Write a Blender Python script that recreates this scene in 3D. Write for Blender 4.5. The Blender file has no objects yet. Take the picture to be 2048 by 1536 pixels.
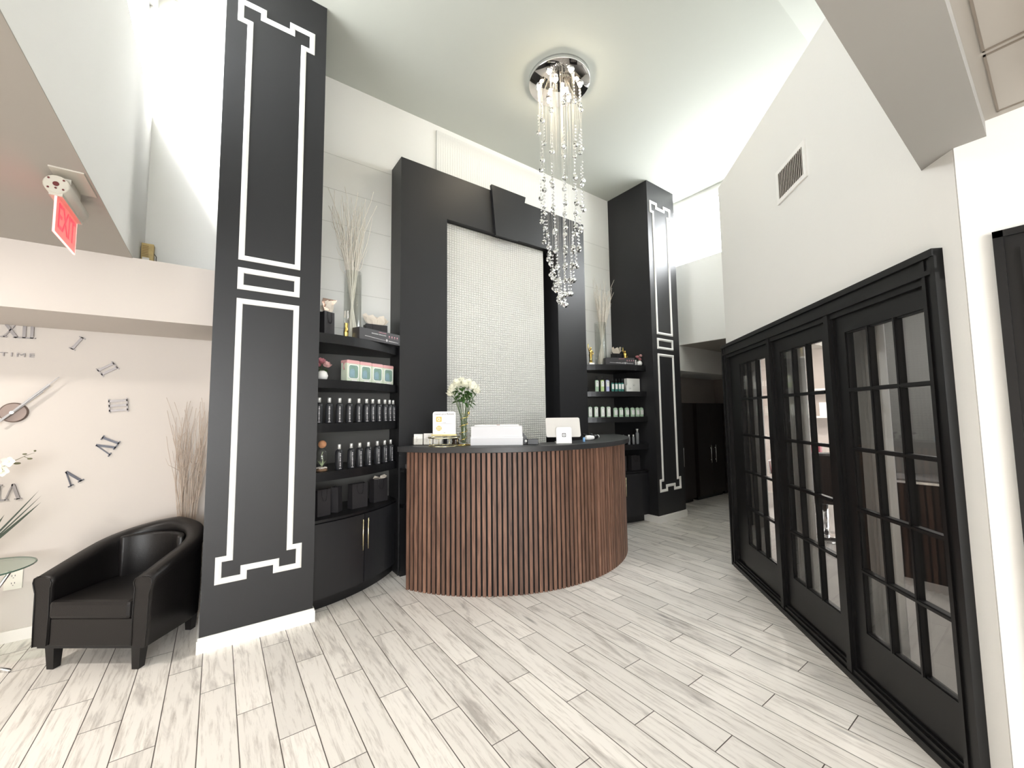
import bpy, math, random
from mathutils import Vector, Matrix, Euler
PI = math.pi
random.seed(7)
S = bpy.context.scene
COL = S.collection

# ------------------------------------------------------------------ camera
cam_data = bpy.data.cameras.new('camera')
cam = bpy.data.objects.new('camera', cam_data)
COL.objects.link(cam)
YAW, PITCH, ROLL, FPX = 0.62853, 0.074374, -0.0115965, 807.85
fw = Vector((math.sin(YAW)*math.cos(PITCH), math.cos(YAW)*math.cos(PITCH), math.sin(PITCH)))
rt = Vector((math.cos(YAW), -math.sin(YAW), 0))
up = rt.cross(fw)
rt2 = rt*math.cos(ROLL) + up*math.sin(ROLL)
up2 = -rt*math.sin(ROLL) + up*math.cos(ROLL)
cam.matrix_world = Matrix(((rt2.x, up2.x, -fw.x, 0), (rt2.y, up2.y, -fw.y, 0), (rt2.z, up2.z, -fw.z, 1.47), (0, 0, 0, 1)))
cam_data.sensor_fit = 'HORIZONTAL'
cam_data.sensor_width = 36
cam_data.lens = 36*FPX/2048
cam_data.clip_start = 0.02
S.camera = cam

# ------------------------------------------------------------------ world, view
w = bpy.data.worlds.new('sky'); S.world = w; w.use_nodes = True
wn = w.node_tree.nodes; wl = w.node_tree.links
bg = wn['Background']
bg.inputs[0].default_value = (0.95, 0.98, 1.0, 1); bg.inputs[1].default_value = 9.0
S.view_settings.view_transform = 'Standard'
S.view_settings.look = 'None'
S.view_settings.exposure = 1.6
S.view_settings.gamma = 1
S.view_settings.use_curve_mapping = False

def add_light(name, kind, loc, energy, color=(1, 1, 1), size=0.1, rot=(0, 0, 0), size_y=None, **kw):
    l = bpy.data.lights.new(name, kind); l.energy = energy; l.color = color
    if kind == 'AREA':
        l.size = size
        if size_y: l.shape = 'RECTANGLE'; l.size_y = size_y
        else: l.shape = 'DISK'
    elif kind in ('POINT', 'SPOT'): l.shadow_soft_size = size
    elif kind == 'SUN': l.angle = size
    for k, v in kw.items(): setattr(l, k, v)
    o = bpy.data.objects.new(name, l); o.location = loc; o.rotation_euler = rot; COL.objects.link(o)
    return o
# low sun coming in through the left clerestory window
sd = Vector((0.5, 1.25, -0.77)).normalized()
sun = add_light('sun', 'SUN', (-6, -6, 9), 5.0, (1, 0.98, 0.94), 0.15)
sun.rotation_euler = sd.to_track_quat('-Z', 'Y').to_euler()
# sky portals in the clerestory windows
for nm, x, ry, yc, sy_ in (('sky_portal_left', -0.62, -PI/2, 3.15, 1.75), ('sky_portal_right', 6.0, PI/2, 2.5, 3.0)):
    p = add_light(nm, 'AREA', (x, yc, 4.25), 1, (1, 1, 1), 0.9, (0, ry, 0), sy_)
    p.data.cycles.is_portal = True
for nm, loc, sx, ry, sy in (('sky_portal_added', (-1.35, -4.72, 1.55), 3.5, (PI/2, 0, 0), 1.8),):  # portal of the added street window behind the camera
    p = add_light(nm, 'AREA', loc, 1, (1, 1, 1), sx, ry, sy)
    p.data.cycles.is_portal = True
# unseen ceiling lamps, first inferred, others added for light (fittings built further down)
WARM = (1.0, 0.93, 0.86)
DOWN = [(-2.1, 2.85, 2.515, 15), (-1.9, 1.2, 2.515, 4), (-1.6, -1.2, 2.545, 8), (-0.2, -1.6, 2.545, 6), (-0.6, -3.0, 2.545, 8), (1.2, -3.0, 2.545, 5),
        (6.9, 2.9, 2.515, 30)]
for (x, y, z, e) in DOWN:
    add_light('unseen_downlight_lamp', 'AREA', (x, y, z-0.02), e, WARM, 0.16)
for (x, y, e) in ((4.6, 0.4, 8), (6.2, 2.0, 12), (3.6, -1.2, 7)):
    add_light('salon_fill_light', 'AREA', (x, y, 2.55), e, (1, 0.96, 0.92), 0.3)  # fill lights without fittings, added to brighten the salon

# ------------------------------------------------------------------ materials
MATS = {}
def mat(name, color=(0.8, 0.8, 0.8), rough=0.5, metal=0.0, spec=0.5, trans=0.0, ior=1.45, emit=None, estr=1.0, coat=0.0,
        noise=None, bump=None, alpha=1.0, sheen=0):
    """noise=(scale, amount) varies the colour, bump=(scale, strength)"""
    if name in MATS: return MATS[name]
    m = bpy.data.materials.new(name); m.use_nodes = True
    nt = m.node_tree; b = nt.nodes['Principled BSDF']
    b.inputs['Base Color'].default_value = (*color, 1)
    b.inputs['Roughness'].default_value = rough
    b.inputs['Metallic'].default_value = metal
    b.inputs['Specular IOR Level'].default_value = spec
    b.inputs['Transmission Weight'].default_value = trans
    b.inputs['IOR'].default_value = ior
    b.inputs['Coat Weight'].default_value = coat
    b.inputs['Alpha'].default_value = alpha
    if emit:
        b.inputs['Emission Color'].default_value = (*emit, 1); b.inputs['Emission Strength'].default_value = estr
    tc = nt.nodes.new('ShaderNodeTexCoord')
    if noise:
        n = nt.nodes.new('ShaderNodeTexNoise'); n.inputs['Scale'].default_value = noise[0]; n.inputs['Detail'].default_value = 6
        nt.links.new(tc.outputs['Object'], n.inputs['Vector'])
        mx = nt.nodes.new('ShaderNodeMix'); mx.data_type = 'RGBA'
        a = noise[1]
        mx.inputs[6].default_value = (*[c*(1-a) for c in color], 1); mx.inputs[7].default_value = (*[min(1, c*(1+a)) for c in color], 1)
        nt.links.new(n.outputs['Fac'], mx.inputs[0]); nt.links.new(mx.outputs[2], b.inputs['Base Color'])
    if bump:
        n = nt.nodes.new('ShaderNodeTexNoise'); n.inputs['Scale'].default_value = bump[0]; n.inputs['Detail'].default_value = 4
        nt.links.new(tc.outputs['Object'], n.inputs['Vector'])
        bp = nt.nodes.new('ShaderNodeBump'); bp.inputs['Strength'].default_value = bump[1]; bp.inputs['Distance'].default_value = 0.01
        nt.links.new(n.outputs['Fac'], bp.inputs['Height']); nt.links.new(bp.outputs[0], b.inputs['Normal'])
    MATS[name] = m
    return m

def mathn(nt, op, a, b=None):
    n = nt.nodes.new('ShaderNodeMath'); n.operation = op
    for i, v in enumerate((a, b)):
        if v is None: continue
        if isinstance(v, (int, float)): n.inputs[i].default_value = v
        else: nt.links.new(v, n.inputs[i])
    return n.outputs[0]

def glass_pane(name, tint=(1, 1, 1), refl=1.0):
    if name in MATS: return MATS[name]
    m = bpy.data.materials.new(name); m.use_nodes = True; nt = m.node_tree
    nt.nodes.remove(nt.nodes['Principled BSDF'])
    t = nt.nodes.new('ShaderNodeBsdfTransparent'); t.inputs[0].default_value = (*tint, 1)
    g = nt.nodes.new('ShaderNodeBsdfGlossy'); g.inputs['Roughness'].default_value = 0.01
    f = nt.nodes.new('ShaderNodeFresnel'); geo = nt.nodes.new('ShaderNodeNewGeometry')
    nt.links.new(mathn(nt, 'SUBTRACT', 1.5, mathn(nt, 'MULTIPLY', geo.outputs['Backfacing'], 0.8333)), f.inputs[0])
    mul = nt.nodes.new('ShaderNodeMath'); mul.operation = 'MULTIPLY'; mul.inputs[1].default_value = refl
    mx = nt.nodes.new('ShaderNodeMixShader')
    nt.links.new(f.outputs[0], mul.inputs[0]); nt.links.new(mul.outputs[0], mx.inputs[0])
    nt.links.new(t.outputs[0], mx.inputs[1]); nt.links.new(g.outputs[0], mx.inputs[2])
    nt.links.new(mx.outputs[0], nt.nodes['Material Output'].inputs[0])
    MATS[name] = m
    return m

def nodes_of(m):
    nt = m.node_tree
    def N(t, **kw):
        n = nt.nodes.new(t)
        for k, v in kw.items(): setattr(n, k, v)
        return n
    return nt, N, nt.links.new

def floor_material():
    m = bpy.data.materials.new('plank_tile'); m.use_nodes = True
    nt, N, L = nodes_of(m); b = nt.nodes['Principled BSDF']
    tc = N('ShaderNodeTexCoord'); sp = N('ShaderNodeSeparateXYZ'); L(tc.outputs['Object'], sp.inputs[0])
    X, Y = sp.outputs[0], sp.outputs[1]
    M = lambda op, a, b=None: mathn(nt, op, a, b)
    u = M('DIVIDE', M('ADD', X, 0.026), 0.15165)
    cu = M('FLOOR', u); fu = M('FRACT', u)
    v = M('DIVIDE', M('ADD', M('ADD', Y, -2.823), M('MULTIPLY', cu, 0.3035)), 0.9105)
    cv = M('FLOOR', v); fv = M('FRACT', v)
    cmb = N('ShaderNodeCombineXYZ'); L(cu, cmb.inputs[0]); L(cv, cmb.inputs[1])
    wn_ = N('ShaderNodeTexWhiteNoise'); wn_.noise_dimensions = '2D'; L(cmb.outputs[0], wn_.inputs['Vector'])
    # wood grain: stretched along Y, shifted per plank
    sc = N('ShaderNodeVectorMath', operation='MULTIPLY'); L(tc.outputs['Object'], sc.inputs[0]); sc.inputs[1].default_value = (1, 0.075, 1)
    off = N('ShaderNodeVectorMath', operation='SCALE'); L(wn_.outputs['Color'], off.inputs[0]); off.inputs['Scale'].default_value = 30
    ad = N('ShaderNodeVectorMath', operation='ADD'); L(sc.outputs[0], ad.inputs[0]); L(off.outputs[0], ad.inputs[1])
    g1 = N('ShaderNodeTexNoise'); g1.inputs['Scale'].default_value = 44; g1.inputs['Detail'].default_value = 9; g1.inputs['Roughness'].default_value = 0.72; g1.inputs['Distortion'].default_value = 0.35
    L(ad.outputs[0], g1.inputs['Vector'])
    sc2 = N('ShaderNodeVectorMath', operation='MULTIPLY'); L(tc.outputs['Object'], sc2.inputs[0]); sc2.inputs[1].default_value = (1, 0.2, 1)
    ad2 = N('ShaderNodeVectorMath', operation='ADD'); L(sc2.outputs[0], ad2.inputs[0]); L(off.outputs[0], ad2.inputs[1])
    g2 = N('ShaderNodeTexNoise'); g2.inputs['Scale'].default_value = 9; g2.inputs['Detail'].default_value = 7; g2.inputs['Roughness'].default_value = 0.6; g2.inputs['Distortion'].default_value = 0.5
    L(ad2.outputs[0], g2.inputs['Vector'])
    r1 = N('ShaderNodeValToRGB'); r1.color_ramp.elements[0].position = 0.30; r1.color_ramp.elements[0].color = (0.50, 0.46, 0.415, 1)
    r1.color_ramp.elements[1].position = 0.50; r1.color_ramp.elements[1].color = (0.86, 0.825, 0.775, 1)
    L(g1.outputs['Fac'], r1.inputs[0])
    r2 = N('ShaderNodeValToRGB'); r2.color_ramp.elements[0].position = 0.30; r2.color_ramp.elements[0].color = (0.42, 0.40, 0.39, 1)
    r2.color_ramp.elements[1].position = 0.44; r2.color_ramp.elements[1].color = (1, 1, 1, 1)
    L(g2.outputs['Fac'], r2.inputs[0])
    mx = N('ShaderNodeMix', data_type='RGBA', blend_type='MULTIPLY'); mx.inputs[0].default_value = 0.72
    L(r1.outputs[0], mx.inputs[6]); L(r2.outputs[0], mx.inputs[7])
    # per-plank tone
    tone = N('ShaderNodeMapRange'); L(wn_.outputs['Value'], tone.inputs[0]); tone.inputs[3].default_value = 0.88; tone.inputs[4].default_value = 1.06
    mt = N('ShaderNodeVectorMath', operation='SCALE'); L(mx.outputs[2], mt.inputs[0]); L(tone.outputs[0], mt.inputs['Scale'])
    # dark knots
    vo = N('ShaderNodeTexVoronoi'); vo.inputs['Scale'].default_value = 3.2
    sc3 = N('ShaderNodeVectorMath', operation='MULTIPLY'); L(ad2.outputs[0], sc3.inputs[0]); sc3.inputs[1].default_value = (1.6, 1.4, 1)
    L(sc3.outputs[0], vo.inputs['Vector'])
    kn = N('ShaderNodeMath', operation='LESS_THAN'); 
    kr = N('ShaderNodeMapRange'); L(vo.outputs['Distance'], kr.inputs[0]); kr.inputs[1].default_value = 0.02; kr.inputs[2].default_value = 0.09; kr.inputs[3].default_value = 0.45; kr.inputs[4].default_value = 1.0
    mk = N('ShaderNodeVectorMath', operation='SCALE'); L(mt.outputs[0], mk.inputs[0]); L(kr.outputs[0], mk.inputs['Scale'])
    # grout
    du = M('MULTIPLY', M('MINIMUM', fu, M('SUBTRACT', 1.0, fu)), 0.15165)
    dv = M('MULTIPLY', M('MINIMUM', fv, M('SUBTRACT', 1.0, fv)), 0.9105)
    dd = M('MINIMUM', du, dv)
    gm = M('LESS_THAN', dd, 0.0021)
    mg = N('ShaderNodeMix', data_type='RGBA'); L(gm, mg.inputs[0]); L(mk.outputs[0], mg.inputs[6]); mg.inputs[7].default_value = (0.10, 0.085, 0.075, 1)
    L(mg.outputs[2], b.inputs['Base Color'])
    b.inputs['Roughness'].default_value = 0.42; b.inputs['Specular IOR Level'].default_value = 0.35
    bmp = N('ShaderNodeBump'); bmp.inputs['Strength'].default_value = 0.5; bmp.inputs['Distance'].default_value = 0.002
    hh = M('ADD', M('MINIMUM', M('DIVIDE', dd, 0.003), 1.0), M('MULTIPLY', g1.outputs['Fac'], 0.3))
    L(hh, bmp.inputs['Height']); L(bmp.outputs[0], b.inputs['Normal'])
    return m

def slat_material():
    m = bpy.data.materials.new('walnut_slat'); m.use_nodes = True
    nt, N, L = nodes_of(m); b = nt.nodes['Principled BSDF']
    at = N('ShaderNodeAttribute', attribute_name='tone')
    tc = N('ShaderNodeTexCoord')
    sc = N('ShaderNodeVectorMath', operation='MULTIPLY'); L(tc.outputs['Object'], sc.inputs[0]); sc.inputs[1].default_value = (1, 1, 0.06)
    off = N('ShaderNodeVectorMath', operation='SCALE'); L(at.outputs['Color'], off.inputs[0]); off.inputs['Scale'].default_value = 20
    ad = N('ShaderNodeVectorMath', operation='ADD'); L(sc.outputs[0], ad.inputs[0]); L(off.outputs[0], ad.inputs[1])
    g = N('ShaderNodeTexNoise'); g.inputs['Scale'].default_value = 60; g.inputs['Detail'].default_value = 6; g.inputs['Distortion'].default_value = 0.8
    L(ad.outputs[0], g.inputs['Vector'])
    r = N('ShaderNodeValToRGB'); r.color_ramp.elements[0].color = (0.085, 0.042, 0.028, 1); r.color_ramp.elements[0].position = 0.3
    r.color_ramp.elements[1].color = (0.225, 0.122, 0.082, 1); r.color_ramp.elements[1].position = 0.72
    L(g.outputs['Fac'], r.inputs[0])
    tn = N('ShaderNodeMapRange'); L(at.outputs['Fac'], tn.inputs[0]); tn.inputs[3].default_value = 0.6; tn.inputs[4].default_value = 1.7
    mt = N('ShaderNodeVectorMath', operation='SCALE'); L(r.outputs[0], mt.inputs[0]); L(tn.outputs[0], mt.inputs['Scale'])
    L(mt.outputs[0], b.inputs['Base Color']); b.inputs['Roughness'].default_value = 0.55
    return m

def tile_material(name, color, pitch_x, pitch_z, axis='X', depth=0.004):
    """embossed little tiles, uneven"""
    m = bpy.data.materials.new(name); m.use_nodes = True
    nt, N, L = nodes_of(m); b = nt.nodes['Principled BSDF']
    b.inputs['Base Color'].default_value = (*color, 1); b.inputs['Roughness'].default_value = 0.55
    tc = N('ShaderNodeTexCoord')
    nz = N('ShaderNodeTexNoise'); nz.inputs['Scale'].default_value = 14; L(tc.outputs['Object'], nz.inputs['Vector'])
    dis = N('ShaderNodeVectorMath', operation='SCALE'); L(nz.outputs['Color'], dis.inputs[0]); dis.inputs['Scale'].default_value = 0.012
    ad = N('ShaderNodeVectorMath', operation='ADD'); L(tc.outputs['Object'], ad.inputs[0]); L(dis.outputs[0], ad.inputs[1])
    sp = N('ShaderNodeSeparateXYZ'); L(ad.outputs[0], sp.inputs[0])
    M = lambda op, a, b=None: mathn(nt, op, a, b)
    def ridge(s, p):
        f = M('FRACT', M('DIVIDE', s, p)); return M('MINIMUM', M('MULTIPLY', M('MINIMUM', f, M('SUBTRACT', 1.0, f)), 5.0), 1.0)
    h = M('MULTIPLY', ridge(sp.outputs[0], pitch_x), ridge(sp.outputs[2], pitch_z))
    n2 = N('ShaderNodeTexNoise'); n2.inputs['Scale'].default_value = 45; L(tc.outputs['Object'], n2.inputs['Vector'])
    h2 = M('ADD', h, M('MULTIPLY', n2.outputs['Fac'], 0.6))
    bp = N('ShaderNodeBump'); bp.inputs['Strength'].default_value = 1.0; bp.inputs['Distance'].default_value = depth
    L(h2, bp.inputs['Height']); L(bp.outputs[0], b.inputs['Normal'])
    mx = N('ShaderNodeMix', data_type='RGBA'); L(h, mx.inputs[0]); mx.inputs[6].default_value = (*[c*0.86 for c in color], 1); mx.inputs[7].default_value = (*color, 1)
    L(mx.outputs[2], b.inputs['Base Color'])
    return m

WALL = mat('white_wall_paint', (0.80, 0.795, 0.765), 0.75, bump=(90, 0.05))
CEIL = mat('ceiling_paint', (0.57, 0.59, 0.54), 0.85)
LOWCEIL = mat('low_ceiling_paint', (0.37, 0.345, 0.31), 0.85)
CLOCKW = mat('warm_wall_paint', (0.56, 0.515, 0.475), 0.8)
BLACK = mat('black_wall_paint', (0.0155, 0.0155, 0.017), 0.44, noise=(3, 0.12), bump=(40, 0.04))
SATIN = mat('black_satin_paint', (0.007, 0.007, 0.008), 0.33)
DOORP = mat('black_door_paint', (0.005, 0.005, 0.0055), 0.40)
LAM = mat('black_laminate', (0.014, 0.014, 0.016), 0.32)
WHITE = mat('white_gloss_trim', (0.86, 0.85, 0.82), 0.4)
FLOOR = floor_material()
SLAT = slat_material()
TILES = tile_material('embossed_white_tile', (0.72, 0.71, 0.67), 0.03, 0.026, depth=0.007)
TILES2 = tile_material('painted_ribbed_panel', (0.80, 0.795, 0.76), 0.03, 0.6, depth=0.002)
CHROME = mat('chrome', (0.85, 0.85, 0.86), 0.12, 1.0)
BRASS = mat('brushed_brass', (0.85, 0.76, 0.5), 0.25, 1.0)
GOLD = mat('polished_gold', (0.9, 0.66, 0.2), 0.15, 1.0)
LEATHER = mat('black_leather', (0.006, 0.005, 0.005), 0.42, bump=(220, 0.12))
GLASS = glass_pane('clear_glass', (0.97, 0.98, 0.97))
DGLASS = glass_pane('door_glass', (0.95, 0.95, 0.94), 1.0)
STICK = mat('bleached_willow', (0.76, 0.71, 0.63), 0.7, noise=(30, 0.1))
STICK2 = mat('pale_brown_willow', (0.50, 0.41, 0.34), 0.7, noise=(30, 0.15))
SILVER = mat('mirror_silver', (0.24, 0.22, 0.215), 0.5, 0.8)

# ------------------------------------------------------------------ mesh builder
class MB:
    def __init__(s): s.v = []; s.f = []; s.tone = []; s.sm = []
    def add(s, vs, fs, M=None, tone=0.5, smooth=False):
        o = len(s.v)
        s.v += [tuple(M @ Vector(p)) if M else tuple(p) for p in vs]
        s.f += [tuple(i+o for i in f) for f in fs]
        s.tone += [tone]*len(fs); s.sm += [smooth]*len(fs)
        return s
    def box(s, x0, x1, y0, y1, z0, z1, M=None, tone=0.5):
        x0, x1 = sorted((x0, x1)); y0, y1 = sorted((y0, y1)); z0, z1 = sorted((z0, z1))
        vs = [(x0, y0, z0), (x1, y0, z0), (x1, y1, z0), (x0, y1, z0), (x0, y0, z1), (x1, y0, z1), (x1, y1, z1), (x0, y1, z1)]
        return s.add(vs, [(0, 3, 2, 1), (4, 5, 6, 7), (0, 1, 5, 4), (1, 2, 6, 5), (2, 3, 7, 6), (3, 0, 4, 7)], M, tone)
    def prism(s, pts, z0, z1, M=None, smooth=False, pts2=None):
        n = len(pts); p2 = pts2 or pts
        vs = [(x, y, z0) for x, y in pts] + [(x, y, z1) for x, y in p2]
        s.add(vs, [tuple(range(n-1, -1, -1)), tuple(range(n, 2*n))], M)
        return s.add(vs, [(i, (i+1) % n, n+(i+1) % n, n+i) for i in range(n)], M, smooth=smooth)
    def lathe(s, prof, n=20, M=None, smooth=True, a0=0):
        vs = []; fs = []
        for r, z in prof:
            for k in range(n):
                a = a0+2*PI*k/n; vs.append((r*math.cos(a), r*math.sin(a), z))
        for j in range(len(prof)-1):
            for k in range(n): fs.append((j*n+k, j*n+(k+1) % n, (j+1)*n+(k+1) % n, (j+1)*n+k))
        s.add(vs, fs, M, smooth=smooth)
        if prof[0][0] > 1e-5: s.add(vs[:n], [tuple(range(n-1, -1, -1))], M)
        if prof[-1][0] > 1e-5: s.add(vs[-n:], [tuple(range(n))], M)
        return s
    def tube(s, path, r, n=8, M=None, caps=True, smooth=True):
        path = [Vector(p) for p in path]; m = len(path)
        rs = r if isinstance(r, (list, tuple)) else [r]*m
        vs = []; ref = None
        for i, p in enumerate(path):
            t = (path[min(i+1, m-1)]-path[max(i-1, 0)]).normalized()
            if ref is None:
                ref = Vector((0, 0, 1)) if abs(t.z) < 0.9 else Vector((1, 0, 0))
            a = t.cross(ref).normalized(); b = t.cross(a).normalized(); ref = -b if False else ref
            for k in range(n):
                an = 2*PI*k/n; vs.append(tuple(p+(a*math.cos(an)+b*math.sin(an))*rs[i]))
        fs = [(i*n+k, i*n+(k+1) % n, (i+1)*n+(k+1) % n, (i+1)*n+k) for i in range(m-1) for k in range(n)]
        if caps: fs += [tuple(range(n-1, -1, -1)), tuple(range((m-1)*n, m*n))]
        return s.add(vs, fs, M, smooth=smooth)
    def ball(s, c, r, nu=12, nv=8, M=None, smooth=True, sc=(1, 1, 1)):
        T = Matrix.Translation(c) @ Matrix.Diagonal((*sc, 1))
        if M: T = M @ T
        return s.lathe([(max(1e-6, r*math.sin(PI*i/nv)), -r*math.cos(PI*i/nv)) for i in range(nv+1)], nu, T, smooth)
    def mesh(s, name, m, bevel=0):
        me = bpy.data.meshes.new(name); me.from_pydata(s.v, [], s.f); me.update()
        me.polygons.foreach_set('use_smooth', s.sm)
        if m: me.materials.append(m)
        return me
    def build(s, name, m, parent=None, loc=None, rotz=None, bevel=0, tone=False, fix=True):
        me = s.mesh(name, m)
        if fix:
            import bmesh
            b = bmesh.new(); b.from_mesh(me)
            bmesh.ops.remove_doubles(b, verts=b.verts, dist=1e-6) if not tone else None
            bmesh.ops.recalc_face_normals(b, faces=b.faces); b.to_mesh(me); b.free()
        if tone:
            at = me.color_attributes.new('tone', 'FLOAT_COLOR', 'CORNER')
            for p, t in zip(me.polygons, s.tone):
                for li in p.loop_indices: at.data[li].color = (t, (t*7.3) % 1, (t*3.7) % 1, 1)
        o = bpy.data.objects.new(name, me); COL.objects.link(o)
        if loc is not None: o.location = loc
        if rotz is not None: o.rotation_euler = (0, 0, rotz)
        if parent: o.parent = parent
        if bevel:
            md = o.modifiers.new('bevel', 'BEVEL'); md.width = bevel; md.segments = 2; md.limit_method = 'ANGLE'
        return o

def tag(o, label=None, cat=None, group=None, kind=None):
    if label: o['label'] = label
    if cat: o['category'] = cat
    if group: o['group'] = group
    if kind: o['kind'] = kind
    return o
def thing(name, label, cat, loc=(0, 0, 0), rotz=0, group=None):
    o = bpy.data.objects.new(name, None); COL.objects.link(o)
    o.empty_display_size = 0.05
    o.location = loc; o.rotation_euler = (0, 0, rotz)
    return tag(o, label, cat, group)
def struct(name, mb, m, label=None, **kw):
    o = mb.build(name, m, **kw); o['kind'] = 'structure'
    if label: o['label'] = label
    return o
def dup(root, loc, rotz=None, label=None, scale=None, drop=()):
    def cp(o, par):
        c = o.copy(); COL.objects.link(c)
        if par: c.parent = par
        for ch in list(o.children):
            cp(ch, c)
        return c
    r = cp(root, None); r.location = loc
    if rotz is not None: r.rotation_euler = (0, 0, rotz)
    if scale: r.scale = scale
    if label: r['label'] = label
    return r
def text_mesh(txt, size, depth, M, mb, align='CENTER', shear=0, spacing=1.0):
    """adds extruded text (in local XY plane) to mb"""
    c = bpy.data.curves.new('t', 'FONT'); c.body = txt; c.size = size; c.extrude = depth/2; c.align_x = align; c.align_y = 'CENTER'
    c.resolution_u = 2; c.shear = shear; c.space_character = spacing
    o = bpy.data.objects.new('t', c); COL.objects.link(o)
    dg = bpy.context.evaluated_depsgraph_get(); dg.update()
    me = bpy.data.meshes.new_from_object(o.evaluated_get(dg))
    mb.add([tuple(v.co) for v in me.vertices], [tuple(p.vertices) for p in me.polygons], M)
    bpy.data.objects.remove(o); bpy.data.curves.remove(c); bpy.data.meshes.remove(me)
def T(x, y, z): return Matrix.Translation((x, y, z))
def RZ(a): return Matrix.Rotation(a, 4, 'Z')
def RX(a): return Matrix.Rotation(a, 4, 'X')
def RY(a): return Matrix.Rotation(a, 4, 'Y')
UPRIGHT = RX(PI/2)       # text plane XY -> XZ, facing -Y
ORD = ['leftmost', 'second from the left', 'third from the left', 'fourth from the left', 'fifth from the left', 'sixth from the left', 'seventh from the left',
       'eighth from the left', 'ninth from the left', 'second from the right', 'rightmost']
def ords(n):
    L = ORD[:n-2] + ['second from the right', 'rightmost'] if n > 3 else [['leftmost', 'rightmost'], ['leftmost', 'middle', 'rightmost']][n-2]
    return L

# ================================================================== SETTING
H = 4.75
BX0, BX1 = -0.49, 5.87          # light wells
YB = 4.005
struct('floor', MB().box(-3.6, 8.2, -4.6, 4.5, -0.1, 0), FLOOR, 'whitewashed grey wood-look plank tiles running towards the desk')
# back wall (upper full width, lower between the columns)
struct('wall_back', MB().box(-0.03, 5.41, YB, YB+0.3, 0, 2.3), WALL)
struct('wall_back_upper', MB().box(BX0-0.1, BX1+0.1, YB, YB+0.3, 2.3, 4.95), WALL)
# hairline board joints of the back wall
jb = MB()
for zz in (3.98, 3.64, 3.31, 2.96, 2.65, 2.30):
    jb.box(0.605, 1.38, YB-0.0012, YB, zz, zz+0.003).box(3.96, 4.775, YB-0.0012, YB, zz, zz+0.003)
struct('trim_1', jb, mat('board_joint', (0.50, 0.49, 0.46), 0.9), 'thin horizontal board joints in the white back wall')  # joint strips in one even grey
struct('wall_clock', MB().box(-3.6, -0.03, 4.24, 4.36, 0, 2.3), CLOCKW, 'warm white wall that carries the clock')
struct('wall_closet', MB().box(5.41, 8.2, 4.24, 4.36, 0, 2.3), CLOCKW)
for nm, x0, x1 in (('ceiling_bulkhead_left', -3.6, -0.05), ('ceiling_bulkhead_right', 5.435, 8.2)):
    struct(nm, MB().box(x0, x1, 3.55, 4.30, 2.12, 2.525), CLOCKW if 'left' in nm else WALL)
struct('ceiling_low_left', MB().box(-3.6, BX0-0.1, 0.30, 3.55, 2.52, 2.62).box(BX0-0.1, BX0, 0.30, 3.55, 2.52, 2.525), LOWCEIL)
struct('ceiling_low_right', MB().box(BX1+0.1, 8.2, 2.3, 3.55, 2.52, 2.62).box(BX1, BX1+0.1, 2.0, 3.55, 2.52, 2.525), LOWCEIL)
# light-well walls with clerestory openings
WZ0, WZ1 = 3.80, 4.69
WYS = {'l': 2.3, 'r': 1.0}
for nm, xa, xb in (('wall_left', BX0-0.1, BX0), ('wall_right', BX1, BX1+0.1)):
    WY0 = WYS['l' if nm == 'wall_left' else 'r']
    b = MB().box(xa, xb, 0.305, YB, 2.526, WZ0).box(xa, xb, 0.305, WY0, WZ0, 4.95).box(xa, xb, WY0, YB, WZ1, 4.95)
    struct(nm, b, WALL)
for nm, xa, sgn in (('window_1', BX0-0.07, 1), ('window_2', BX1+0.07, -1)):
    WY0 = WYS['l' if sgn > 0 else 'r']; b = MB()
    for (y0, y1, z0, z1) in ((WY0, WY0+0.03, WZ0, WZ1), (YB-0.02, YB, WZ0, WZ1), (WY0, YB, WZ0, WZ0+0.02), (WY0, YB, WZ1-0.03, WZ1)):
        b.box(xa-0.02, xa+0.02, y0, y1, z0, z1)
    f = struct(nm, b, WHITE, 'clerestory window high in the %s light well' % ('left' if sgn > 0 else 'right'))
    g = MB().box(xa-0.003, xa+0.003, WY0+0.03, YB-0.02, WZ0+0.02, WZ1-0.03).build('window_glass', glass_pane('window_glass', (1, 1, 1)), f)
# main ceiling with flared sides and a sloping front strip
b = MB()
prof = [(BX0-0.1, 4.84), (BX0, 4.84), (-0.06, H), (5.44, H), (BX1, 4.84), (BX1+0.1, 4.84), (BX1+0.1, 4.96), (BX0-0.1, 4.96)]
vs = [(x, 1.152, z) for x, z in prof] + [(x, YB+0.1, z) for x, z in prof]; n = len(prof)
b.add(vs, [tuple(range(n)), tuple(range(2*n-1, n-1, -1))] + [(i, n+i, n+(i+1) % n, (i+1) % n) for i in range(n)])
b.add([(BX0-.1, 1.152, H), (BX1+.1, 1.152, H), (BX1+.1, 0.25, 4.55), (BX0-.1, 0.25, 4.55), (BX0-.1, 1.152, 4.96), (BX1+.1, 1.152, 4.96), (BX1+.1, 0.25, 4.96), (BX0-.1, 0.25, 4.96)],
      [(0, 1, 2, 3), (7, 6, 5, 4), (0, 4, 5, 1), (1, 5, 6, 2), (2, 6, 7, 3), (3, 7, 4, 0)])
struct('ceiling', b, CEIL, 'high pale grey ceiling over the desk')
# front fascia over the low ceiling
struct('wall_fascia', MB().box(-0.59, 5.97, 0.205, 0.305, 2.50, 4.96), WALL)
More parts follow.
